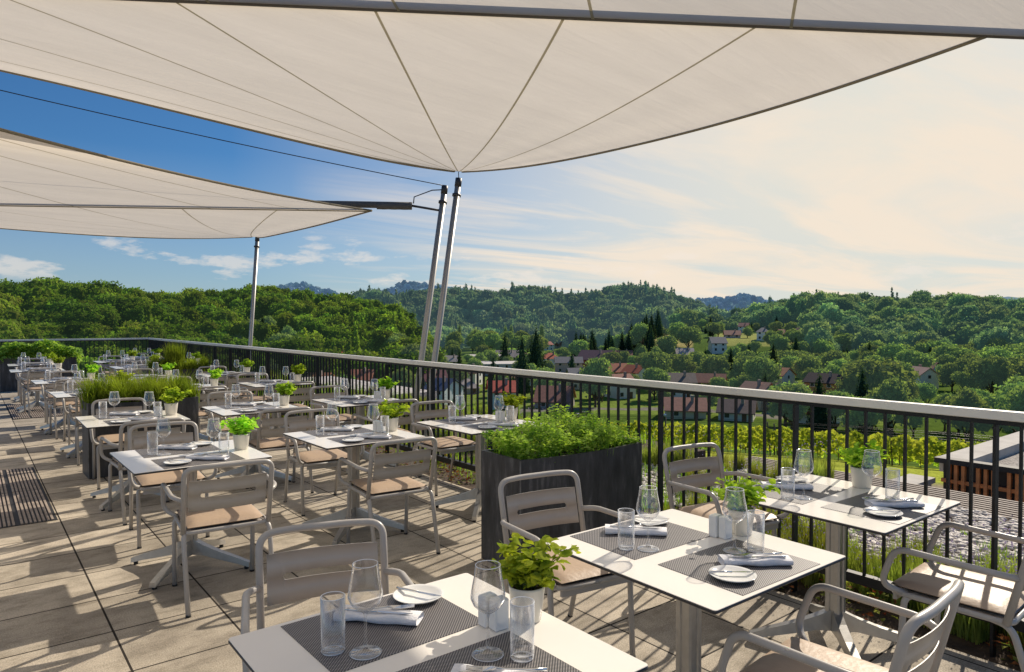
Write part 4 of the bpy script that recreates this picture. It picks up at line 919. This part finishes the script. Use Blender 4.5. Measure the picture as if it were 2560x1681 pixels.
def knife_mb(L=.20, butter=False):
    b = MB(); b.smooth = True; h = L * .5
    pts = [(-h, .0035), (-h + .01, .0045), (-h + .05, .0040), (0, .0034)]; b.tube([(x, 0, .004) for x, r_ in pts], [r_ for x, r_ in pts], 8)
    w_ = .011 if butter else .0088
    b.prism([(0, -.0035, .0035), (.01, -w_ * .6, .0035), (h * .75, -w_ * .7, .0035), (h, w_ * .45, .0035), (h * .7, w_ * .6, .0035), (0, .0035, .0035)], (0, 0, .0014)); return b
KN = single('knife', knife_mb(.21), M['steel']); BK = single('butter_knife', knife_mb(.165, True), M['steel'])
b = MB(); b.smooth = True; b.tube([(-.10, 0, .004), (-.06, 0, .0035), (.0, 0, .006), (.025, 0, .0085)], [.0045, .0035, .0024, .0026], 8)
b.prism([(.022, -.003, .0085), (.035, -.011, .006), (.055, -.0115, .005), (.055, .0115, .005), (.035, .011, .006), (.022, .003, .0085)], (0, 0, .0016))
for k in range(4): b.prism([(.053, -.0115 + k * .0063, .0048), (.095, -.0105 + k * .006, .0085), (.095, -.0085 + k * .006, .0085), (.053, -.0075 + k * .0063, .0048)], (0, 0, .0014))
FK = single('fork', b, M['steel'])
def napkin():
    b = MB(); b.smooth = True; n = 22; k_ = 14; vs = []
    for i in range(n + 1):
        x = -.125 + .25 * i / n; w_ = .036 + .003 * math.sin(i * .7) - .004 * (i / n); h_ = .0125 + .002 * math.sin(i * .45 + 1)
        for k in range(k_):
            a = 2 * PI * k / k_; y = w_ * (abs(math.cos(a)) ** .55) * (1 if math.cos(a) >= 0 else -1); z = h_ * (abs(math.sin(a)) ** .6) * (1 if math.sin(a) >= 0 else -1)
            vs.append(Vector((x + .006 * (y / .036) * math.sin(i * .3), y, .0135 + z + .0012 * math.sin(3 * a + i * .5))))
    fs = [(i * k_ + k, i * k_ + (k + 1) % k_, (i + 1) * k_ + (k + 1) % k_, (i + 1) * k_ + k) for i in range(n) for k in range(k_)]
    b.add(vs, fs)
    for e_, off in ((0, 1), (n, -1)):    # rolled ends: inset spiral recess
        base = [vs[e_ * k_ + k] for k in range(k_)]; c_ = sum(base, Vector()) / k_; ins = [c_ + (v - c_) * .6 + Vector((off * .01, 0, 0)) for v in base]
        b.add(base + ins, [(k, (k + 1) % k_, k_ + (k + 1) % k_, k_ + k) for k in range(k_)] + [tuple(range(k_, 2 * k_))])
    return single('napkin', b, M['linen'])
NP = napkin()
b = MB(); b.bbox(-.024, .024, -.018, .018, 0, .088, .006, 3)
SH = single('shaker', b, M['china'])

# potted herbs
def leaf_cards(P, D, size, fold=.25, g=nrg):
    """pointed leaves: 2 quads folded along the midrib; P base points, D directions"""
    n = len(P); D = D / (np.linalg.norm(D, axis=1, keepdims=True) + 1e-9); up = np.tile(np.array([0, 0, 1.]), (n, 1)) + g.normal(0, .35, (n, 3)); s_ = np.cross(D, up); s_ /= np.linalg.norm(s_, axis=1, keepdims=True) + 1e-9; nn = np.cross(s_, D)
    L = size[:, None]; W = L * .36; b0 = P; m1 = P + D * L * .5 - nn * L * .02; t = P + D * L - nn * L * .22; a1 = P + D * L * .38 + s_ * W + nn * L * fold * .5; a2 = P + D * L * .38 - s_ * W + nn * L * fold * .5
    q1 = np.stack([b0, a1, t, m1], 1); q2 = np.stack([b0, m1, t, a2], 1); return np.concatenate([q1, q2], 1).reshape(-1, 3)
def round_leaves(P, D, size, g=nrg):
    n = len(P); D = D / (np.linalg.norm(D, axis=1, keepdims=True) + 1e-9); up = np.tile(np.array([0, 0, 1.]), (n, 1)) + g.normal(0, .4, (n, 3)); s_ = np.cross(D, up); s_ /= np.linalg.norm(s_, axis=1, keepdims=True) + 1e-9; nn = np.cross(s_, D)
    L = size[:, None]; at = lambda t, w, h: P + D * L * t + s_ * L * w + nn * L * h
    m0, m1, m2, m3 = at(0, 0, 0), at(.33, 0, -.02), at(.68, 0, -.05), at(1, 0, -.22); q = []
    for s in (1, -1):
        a1, a2 = at(.25, .34 * s, .06), at(.64, .32 * s, .0); q += [np.stack([m0, a1, a1 * .5 + at(.45, .42 * s, .05) * .5, m1], 1), np.stack([m1, a1 * .5 + at(.45, .42 * s, .05) * .5, a2, m2], 1), np.stack([m2, a2, m3, m3 + 1e-5], 1)]
    return np.concatenate(q, 1).reshape(-1, 3)
def herb_pot(seed, nleaf=400, small=False):
    g = np.random.default_rng(seed); root = empty('potted_herb', (0, 0, -50)); b = MB(); b.smooth = True
    b.lathe([(0, 0), (.041, 0), (.0435, .003), (.0545, .098), (.0555, .105), (.0535, .106), (.051, .098), (.050, .09)], 28); b.build('pot', M['pot'], root)
    b = MB(); b.lathe([(.0505, .09), (.03, .094), (0, .096)], 16); b.build('soil', M['soil'], root)
    sb = MB(); P = []; D = []; S = []; ns = 20
    for i in range(ns):
        a = g.random() * 6.28; ln = g.uniform(.08, .16); lean = g.uniform(.1, .85) ** 1.0; base = Vector((math.cos(a) * .025 * g.random(), math.sin(a) * .025 * g.random(), .092)); pts = [base]
        for k in range(1, 5):
            t = k / 4; pts.append(base + Vector((math.cos(a) * lean * ln * t * (.6 + .7 * t), math.sin(a) * lean * ln * t * (.6 + .7 * t), ln * t * (1 - .38 * lean * t))))
        sb.tube(pts, [.0018, .0016, .0014, .0011, .0006], 5)
        m_ = nleaf // ns
        for j in range(m_):
            t = g.uniform(.28, 1.0); f = t * 4; k = min(3, int(f)); p = pts[k].lerp(pts[k + 1], f - k); an = g.random() * 6.28
            d = Vector((math.cos(an), math.sin(an), g.uniform(-.35, .75))); P.append(p + Vector(g.normal(0, .008, 3))); D.append(d); S.append(g.uniform(.024, .050) * (1.1 - .3 * (t > .9)))
    sb.build('stems', M['stem'], root); V = round_leaves(np.array(P), np.array(D), np.array(S) * .95, g=g); np_mesh('leaves', V, len(P) * 6, 4, M['leafpot'], parent=root)
    return Proto(root)
HP = [herb_pot(s) for s in (1, 2, 3, 4)]
#@@PART4
# ================================================================== LAYOUT OF TABLES
# id: (cx, cy, rot, phrase, detail, items)
T = {
 'A': (.95, 1.54, 0, 'foreground table cut by the bottom edge', 2), 'B': (2.16, 1.62, 0, 'foreground table right of herb planter', 2), 'C': (3.36, 1.64, 0, 'rightmost table by the railing', 2),
 'D': (1.14, 4.83, 0, 'left table closest to the camera', 2), 'E': (2.33, 4.89, 0, 'middle table left of the herb planter', 2), 'F': (3.46, 4.77, 0, 'railing table behind the herb planter', 2),
 'G': (1.17, 7.00, 0, 'left table before the grass planter', 2), 'H': (2.27, 7.06, 0, 'middle table right of grass planter', 2), 'I': (3.42, 7.00, 0, 'railing table left of the two masts', 2),
 'J': (1.20, 9.86, 0, 'left table behind the grass planter', 1), 'K': (2.30, 9.76, 0, 'middle table by the grasses\' right end', 1), 'L': (3.43, 9.72, 0, 'third railing table from the masts', 1),
 'M': (1.15, 12.1, 0, 'left table before the rear grate', 1), 'N': (2.20, 12.0, 0, 'middle table seen over the grasses', 1), 'O': (3.40, 11.9, 0, 'railing table near the lone mast', 1),
 'P': (1.00, 15.1, 0, 'left table over the rear grate', 0), 'Q': (2.58, 15.0, 0, 'middle table left of rear planter', 0), 'R': (1.05, 17.2, 0, 'farthest left table', 0),
 'S': (2.60, 17.4, 0, 'far middle table near the corner', 0), 'V': (3.35, 18.6, 0, 'railing table in the far corner', 0), 'U': (3.52, 15.5, 0, 'railing table behind the rear planter', 0)}
FARROT = {'A': -17, 'B': -9, 'C': -9, 'D': -4, 'E': -5, 'F': -3, 'G': -3, 'H': -4}
NEARROT = {'B': 4, 'C': 2, 'D': -5, 'E': -5, 'F': -3, 'G': 3, 'H': -3, 'I': -4}
FARX = {'A': .07, 'B': .14, 'C': .25, 'D': .05, 'E': .09, 'F': .17, 'G': .05, 'H': .07, 'I': .10}
GR = {'chair': 'armchairs set at the terrace tables', 'table': 'square terrace tables', 'mat': 'woven place mats', 'glass': 'wine glasses on the tables', 'tumbler': 'water tumblers on the tables', 'plate': 'side plates on the tables', 'napkin': 'rolled napkins on the tables', 'fork': 'forks on napkins', 'knife': 'knives on napkins', 'bk': 'butter knives on side plates', 'pot': 'potted herbs on the tables', 'shaker': 'salt and pepper shakers'}
def on(c, x, y, z, rot): a = math.cos(rot); b_ = math.sin(rot); return (c[0] + x * a - y * b_, c[1] + x * b_ + y * a, z)
SHAK = 'ABGEFI'
for key, (cx, cy, rot, ph, det) in T.items():
    c0 = (cx, cy); lr = random.Random(ord(key)); J = lambda s=.012: lr.uniform(-s, s)
    place(TB, (cx, cy, 0), R(J(1.2)), 'white topped square table: ' + ph, 'table', GR['table'])
    # chairs
    fx = FARX.get(key, .05); fy = .86 if key != 'A' else .80
    place(CH, (cx + fx, cy + fy, 0), PI + R(FARROT.get(key, J(5))), 'taupe armchair on the far side of the ' + ph, 'chair', GR['chair'])
    if key not in 'AFU' or key == 'U':
        place(CH, (cx + .03 + J(.02), cy - (.58 if key not in 'BC' else .62), 0), R(NEARROT.get(key, J(5))), 'taupe armchair on the near side of the ' + ph, 'chair', GR['chair'])
    for side, sg in (('far', 1), ('near', -1)):
        mx, my = -.02 if sg > 0 else -.0, .218 * sg
        place(MAT, (cx + mx, cy + my, ZT), R(J(1.5)), f'dark woven place mat, {side} half of the {ph}', 'place mat', GR['mat'])
        zz = ZT + .0017
        g_ = (-.14, .09) if sg > 0 else (.11, -.12); t_ = (-.20, .15) if sg > 0 else (.175, -.175); p_ = (.15, .315) if sg > 0 else (-.135, -.28); n_ = (-.02, .25) if sg > 0 else (.045, -.255)
        place(WG, (cx + g_[0] + J(), cy + g_[1] + J(), zz), J(3), f'stemmed wine glass, {side} setting on the {ph}', 'wine glass', GR['glass'])
        place(TU, (cx + t_[0] + J(), cy + t_[1] + J(), zz), J(3), f'straight water tumbler, {side} setting on the {ph}', 'glass', GR['tumbler'])
        place(PL, (cx + p_[0], cy + p_[1], zz), 0, f'white side plate, {side} setting on the {ph}', 'plate', GR['plate'])
        na = R(-42 + J(6)) if key != 'A' else R(-48)
        place(NP, (cx + n_[0], cy + n_[1], zz), na, f'folded white napkin, {side} setting on the {ph}', 'napkin', GR['napkin'])
        if det >= 1:
            ba = R(-55 if sg > 0 else -50) + J(.2)
            place(BK, (cx + p_[0] + .005, cy + p_[1] + .005, zz + .0135), ba, f'butter knife on side plate, {side} setting, {ph}', 'knife', GR['bk'])
            fa = na + (R(14) if sg > 0 else R(190))
            place(FK, (cx + n_[0] + .012, cy + n_[1] + .004, zz + .0265), fa, f'steel fork on napkin, {side} setting, {ph}', 'fork', GR['fork'])
            place(KN, (cx + n_[0] - .008, cy + n_[1] - .008, zz + .0255), na + (0 if sg > 0 else PI), f'steel knife on napkin, {side} setting, {ph}', 'knife', GR['knife'])
    hp = place(HP[lr.randrange(4)], (cx + .325, cy + .005 + J(.02), ZT), lr.uniform(0, 6.28), 'green herb in cream pot on the ' + ph, 'potted herb', GR['pot'], lr.uniform(.95, 1.08) if key not in 'AB' else .98)
    if key in SHAK:
        place(SH, (cx + .212, cy + .030, ZT + .0002), R(2), 'white shaker, farther of the pair on the ' + ph, 'shaker', GR['shaker'])
        place(SH, (cx + .222, cy - .010, ZT + .0002), R(-3), 'white shaker, nearer of the pair on the ' + ph, 'shaker', GR['shaker'])

# ================================================================== PLANTERS
def blades(P, D, L, W, curl, segs=4, g=nrg):
    """grass blades as arching strips; returns quads"""
    n = len(P); D = D / np.linalg.norm(D, axis=1, keepdims=True); side = np.cross(D, np.tile([0, 0, 1.], (n, 1)) + 1e-3); side /= np.linalg.norm(side, axis=1, keepdims=True) + 1e-9
    H_ = np.stack([D[:, 0], D[:, 1], 0 * L], 1); pts = []
    for k in range(segs + 1):
        t = k / segs; pts.append(P + np.stack([0 * L, 0 * L, L * (t * (1 - .42 * curl * t * t))], 1) * np.clip(D[:, 2:3], .2, 1) + H_ * (L * (t * .25 + curl * t * t * .75))[:, None])
    q = []
    for k in range(segs):
        w0 = (W * (1 - (k / segs) ** 2))[:, None]; w1 = (W * (1 - ((k + 1) / segs) ** 2) + 1e-4)[:, None]; q.append(np.stack([pts[k] - side * w0, pts[k] + side * w0, pts[k + 1] + side * w1, pts[k + 1] - side * w1], 1))
    return np.concatenate(q).reshape(-1, 3)
def tufts(n, x0, x1, y0, y1, z, lmin, lmax, w, g=nrg, lean=.55, curl=(.2, 1.0), clump=None):
    if clump: c_ = np.stack([g.uniform(x0, x1, clump), g.uniform(y0, y1, clump)], 1); i = g.integers(0, clump, n); px = c_[i, 0] + g.normal(0, .03, n); py = c_[i, 1] + g.normal(0, .03, n); lm = (g.uniform(.7, 1.15, clump))[i]
    else: px = g.uniform(x0, x1, n); py = g.uniform(y0, y1, n); lm = 1
    an = g.uniform(0, 2 * PI, n); D = np.stack([np.cos(an) * lean, np.sin(an) * lean, np.full(n, .85)], 1); L = g.uniform(lmin, lmax, n) * lm
    return blades(np.stack([px, py, np.full(n, z)], 1), D, L, np.full(n, w) * g.uniform(.6, 1.3, n), g.uniform(*curl, n), g=g)
def planter(x, y, w_, d_, h_, label, rot=0.):
    e = empty('planter', (x, y, 0), rot, label=label, cat='planter'); b = MB(); t = .022; X, Y = w_ / 2, d_ / 2
    # walls with a slightly sagging upper edge on the long sides
    n = 14
    for s in (-1, 1):
        vs = []; 
        for i in range(n + 1):
            xx = -X + w_ * i / n; zt = h_ - .014 * math.sin(PI * i / n)
            for yy in (s * Y, s * (Y - t)): vs += [Vector((xx, yy, 0.002)), Vector((xx, yy, zt))]
        fs = []
        for i in range(n): a = i * 4; fs += [(a, a + 4, a + 5, a + 1) if s < 0 else (a + 1, a + 5, a + 4, a), (a + 1, a + 5, a + 7, a + 3), (a + 2, a + 3, a + 7, a + 6)]
        b.add(vs, fs)
        b.box(*sorted((s * X, s * (X - t))), -Y + t, Y - t, .002, h_); b.add([(s * X, sy * Y, z) for z in (.002, h_) for sy in (-1, 1)] + [(s * X, sy * (Y - t), z) for z in (.002, h_) for sy in (-1, 1)], [(0, 4, 6, 2), (5, 1, 3, 7)])
        b.add([(s * X, sy * k, h_) for sy in (-1, 1) for k in (Y, Y - t)] + [(s * (X - t), sy * k, h_) for sy in (-1, 1) for k in (Y, Y - t)], [(0, 1, 5, 4), (2, 3, 7, 6)])
    b.build('box', M['planter'], e); q = MB()
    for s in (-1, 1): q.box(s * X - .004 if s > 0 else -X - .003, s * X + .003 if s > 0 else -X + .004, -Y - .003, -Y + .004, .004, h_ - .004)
    q.build('edge_highlight', M['edgehighlight'], e); b = MB(); b.box(-X + t, X - t, -Y + t, Y - t, h_ - .12, h_ - .06); b.build('soil', M['soil'], e); return e
g = np.random.default_rng(5)
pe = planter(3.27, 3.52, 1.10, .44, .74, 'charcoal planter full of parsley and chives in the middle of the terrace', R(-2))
n = 5200; an = g.uniform(0, 2 * PI, n); cx_ = g.uniform(-.50, .52, n); cy_ = g.uniform(-.19, .19, n); ht = (.115 + .07 * np.sin(cx_ * 9 + 1) * np.sin(cy_ * 11 + cx_ * 5) + .05 * (1 - (cx_ / .56) ** 2) + .03 * np.sin(cx_ * 23)) 
lev = g.random(n) ** .45; P = np.stack([cx_ * (1 + .10 * lev), cy_ * (1 + .22 * lev) + 0 * ht, .68 + ht * lev * 1.25 + g.normal(0, .012, n)], 1)
D = np.stack([np.cos(an), np.sin(an), g.uniform(-.2, .8, n)], 1); V = leaf_cards(P, D, g.uniform(.018, .042, n), g=g); np_mesh('parsley_leaves', V, n * 2, 4, M['leafherb'], parent=pe)
np_mesh('chives', np.concatenate([tufts(520, -.52, .1, -.2, .2, .68, .18, .36, .0022, g, .5, (.3, 1.1), 9), tufts(160, -.1, .5, -.2, .2, .68, .2, .42, .002, g, .4, (.2, .9), 5)]), (520 + 160) * 4, 4, M['grass'], parent=pe)
pe = planter(1.49, 8.38, 1.06, .42, .775, 'charcoal planter with long arching grasses between the left tables', R(1))
np_mesh('grasses', tufts(5200, -.49, .49, -.18, .18, .70, .26, .56, .0036, g, .5, (.25, 1.15), 60), 5200 * 4, 4, M['grass'], parent=pe)
pe = planter(2.98, 13.5, 1.05, .42, .775, 'charcoal planter with tall spiky grass at the back near the corner', R(2))
np_mesh('grasses', np.concatenate([tufts(2600, -.48, .48, -.18, .18, .70, .22, .42, .0045, g, .45, (.1, .8), 26), tufts(700, -.2, .1, -.1, .1, .70, .45, .68, .005, g, .32, (.05, .5), 5)]), 3300 * 4, 4, M['grass'], parent=pe)
pe = planter(1.35, 19.9, 1.5, .45, .78, 'charcoal planter with broad leafy plants in front of the far railing')
n = 2600; an = g.uniform(0, 2 * PI, n); P = np.stack([g.uniform(-.85, .85, n), g.uniform(-.3, .3, n), .68 + .46 * g.random(n) ** .6], 1); P[:, 2] = .7 + (P[:, 2] - .7) * (.55 + .45 * np.cos(P[:, 0] * 1.6) + .12 * np.sin(P[:, 0] * 9)); P[:, 2] -= .35 * np.clip(np.abs(P[:, 0]) - .6, 0, 1)
V = leaf_cards(P, np.stack([np.cos(an), np.sin(an), g.uniform(-.6, .4, n)], 1), g.uniform(.06, .13, n), g=g); np_mesh('leaves', V, n * 2, 4, M['leafherb'], parent=pe)

# ================================================================== GARDEN STRIP BEYOND THE RAILING
def plant_proto(name, parts):
    root = empty(name, (0, 0, -50))
    for nm, V, nf, m_ in parts: np_mesh(nm, V, nf, 4, [M['lavender'], M['lavflower']], parent=root, mi=(np.arange(nf) >= 1320).astype(int))
    return Proto(root)
def lavender(seed):
    g = np.random.default_rng(seed); V = tufts(330, -.07, .07, -.07, .07, -.02, .16, .34, .003, g, .42, (.05, .5)); n = 34
    an = g.uniform(0, 6.28, n); rr = g.uniform(.05, .22, n); P = np.stack([np.cos(an) * rr, np.sin(an) * rr, .36 - .4 * rr + g.uniform(-.04, .06, n)], 1); Q = quads(P, np.stack([np.cos(an), np.sin(an), .3 + 0 * an], 1), .013, .6)
    return plant_proto('lavender_plant', [('foliage', np.concatenate([V, Q]), 330 * 4 + n, None)])
LV = [lavender(s) for s in (31, 32, 33)]
k = 0
for i in range(250):
    y = rng.uniform(.2, 3.2) if i < 95 else (rng.uniform(3., 12.) if i < 200 else rng.uniform(12, 20)); x = rng.uniform(4.06, 4.95) if y < 3.2 else rng.uniform(4.15, 6.9)
    if i < 30: x = rng.uniform(4.05, 4.5)
    if 6.6 < y < 7.4 and x < 4.3: continue
    place(rng.choice(LV), (x, y, -.03), rng.uniform(0, 6.28), 'bushy lavender plant growing in the bed behind the railing', 'lavender', 'lavender plants behind the railing', rng.uniform(.75, 1.35))
n = 2600; V = np.concatenate([tufts(n, 4.0, 6.0, .5, 7, -.03, .05, .16, .003, g, .5, (.1, .9), 260), tufts(2600, 4.05, 6.3, 2.6, 5.4, -.03, .1, .28, .004, g, .45, (.1, .8), 200), tufts(9000, 4.05, 7.3, 5.4, 20.5, -.03, .12, .34, .0045, g, .45, (.1, .8), 900)])
tag(np_mesh('tall_grass', V, len(V) // 4, 4, M['grass']), 'yellow green grass filling the bed beyond the railing', 'grass', kind='stuff')
n = 9500; P = np.stack([g.uniform(3.79, 4.4, n), g.uniform(.3, 12, n), g.uniform(-.03, .10, n)], 1); k_ = np.sin(P[:, 1] * 3.1) + np.sin(P[:, 1] * 7.7 + 1) + g.normal(0, .5, n) > -.2; P = P[k_]; n = len(P); an = g.uniform(0, 6.28, n)
V = leaf_cards(P, np.stack([np.cos(an), np.sin(an), g.uniform(0, .9, n)], 1), g.uniform(.02, .05, n), g=g); mi = np.repeat((g.random(n) < .4).astype(int), 2)
tag(np_mesh('ground_cover', V, n * 2, 4, [M['lavender'], M['redleaf']], mi=mi), 'low green and reddish ground cover along the railing foot', 'ground cover', kind='stuff')
# pebbles
def pebbles(name, n, x0, x1, y0, y1, z, r0, r1, label):
    V0, F0 = IV, IF; c_ = np.stack([g.uniform(x0, x1, n), g.uniform(y0, y1, n), np.full(n, z)], 1); r = g.uniform(r0, r1, n); sc_ = np.stack([r * g.uniform(.8, 1.4, n), r * g.uniform(.7, 1.1, n), r * g.uniform(.4, .7, n)], 1); an = g.uniform(0, 6.28, n)
    T_ = V0[F0].reshape(-1, 3)[None] * sc_[:, None, :]; X = T_[..., 0] * np.cos(an)[:, None] - T_[..., 1] * np.sin(an)[:, None]; Y = T_[..., 0] * np.sin(an)[:, None] + T_[..., 1] * np.cos(an)[:, None]
    V = np.stack([X, Y, T_[..., 2]], -1) + c_[:, None, :]; V = V.reshape(-1, 3); me = bpy.data.meshes.new(name)
    nv = n * 12; VV = (V0[None] * sc_[:, None, :]); X = VV[..., 0] * np.cos(an)[:, None] - VV[..., 1] * np.sin(an)[:, None]; Y = VV[..., 0] * np.sin(an)[:, None] + VV[..., 1] * np.cos(an)[:, None]; VV = (np.stack([X, Y, VV[..., 2]], -1) + c_[:, None]).reshape(-1, 3)
    FF = (F0[None] + (np.arange(n) * 12)[:, None, None]).reshape(-1, 3); me.vertices.add(nv); me.vertices.foreach_set('co', VV.astype(np.float32).ravel()); me.loops.add(FF.size); me.loops.foreach_set('vertex_index', FF.ravel().astype(np.int32)); me.polygons.add(len(FF)); me.polygons.foreach_set('loop_start', np.arange(0, FF.size, 3, dtype=np.int32)); me.polygons.foreach_set('loop_total', np.full(len(FF), 3, dtype=np.int32)); me.polygons.foreach_set('use_smooth', np.ones(len(FF), bool)); me.materials.append(M['pebble']); me.update(calc_edges=True)
    o = bpy.data.objects.new(name, me); COL.objects.link(o); tag(o, label, 'pebbles', kind='stuff')
pebbles('pebbles', 9000, 4.9, 6.8, -1.5, 5.2, -.02, .018, .042, 'round grey river pebbles between the lavender and the slatted roof')

# slatted pergola roof just below
e = empty('slatted_roof', (6.98, -4.9, -.22), label='flat roof of thin parallel wooden slats beyond the pebble bed', cat='pergola')
Yl = 10.0; b = MB(); bo = None
for k in range(14):
    if bo is None: q = MB(); q.box(0, .034, 0, Yl, .03, .05); bo = q.build('slat', M['slat'], e)
    else: o = bo.copy(); COL.objects.link(o); o.parent = e; o.location = (k * .087, 0, 0)
for yy in np.arange(.2, Yl, 1.6):
    q = MB(); q.box(-.03, 1.2, yy, yy + .06, -.12, -.005); q.build('beam', M['darkvoid'], e)
q = MB(); q.box(-.1, 1.3, -.05, Yl + .1, -1.0, -.9); q.build('slat_gap_shade', M['darkvoid'], e)  # black sheet below the slats paints in the dark of the gaps

# timber clad outbuilding with gravel roof
e = empty('outbuilding', (12.7, 4.45, -4.5), label='low outbuilding with vertical orange timber battens and gravel roof', cat='building')
b = MB(); b.box(.06, 14, -10, -.02, 0, 3.6); b.box(.055, .082, -10, -.02, 3.6, 3.779); b.build('wall', M['darkvoid'], e)
bo = None
for k in range(100):
    if k % 4 == 3: continue
    y = -.10 - k * .105
    if y < -7: break
    if bo is None: q = MB(); q.box(-.03, .052, -.048, 0, .2, 3.765); bo = q.build('batten', M['wood'], e, (0, y, 0))
    else: o = bo.copy(); COL.objects.link(o); o.parent = e; o.location = (0, y, 0)
q = MB(); q.box(-.0, .05, -10, -.005, 3.45, 3.51); q.build('batten_rail', M['wood'], e)
q = MB(); q.box(-.12, .08, -10.1, .06, 3.78, 3.862); q.build('roof_edge', M['darkvoid'], e)
q = MB(); q.box(.083, 14, -.40, .05, 3.603, 3.858); q.build('parapet', M['concrete'], e)
q = MB(); q.box(.083, 14, -10, -.403, 3.603, 3.70); q.build('gravel_roof', M['roofgravel'], e)
e = empty('garden_wall', (10.4, 4.55, -4.5), label='pale concrete garden wall running toward the timber clad outbuilding', cat='wall')
q = MB(); q.box(0, 2.2, 0, .3, 0, 3.43); q.build('wall', M['concrete'], e); q = MB(); q.box(-.05, 2.2, -.06, .34, 3.433, 3.52); q.build('coping', M['concrete'], e)

for pr in Proto.ALL:
    if not pr.used:
        for ch in list(pr.root.children_recursive): bpy.data.objects.remove(ch)
        bpy.data.objects.remove(pr.root)
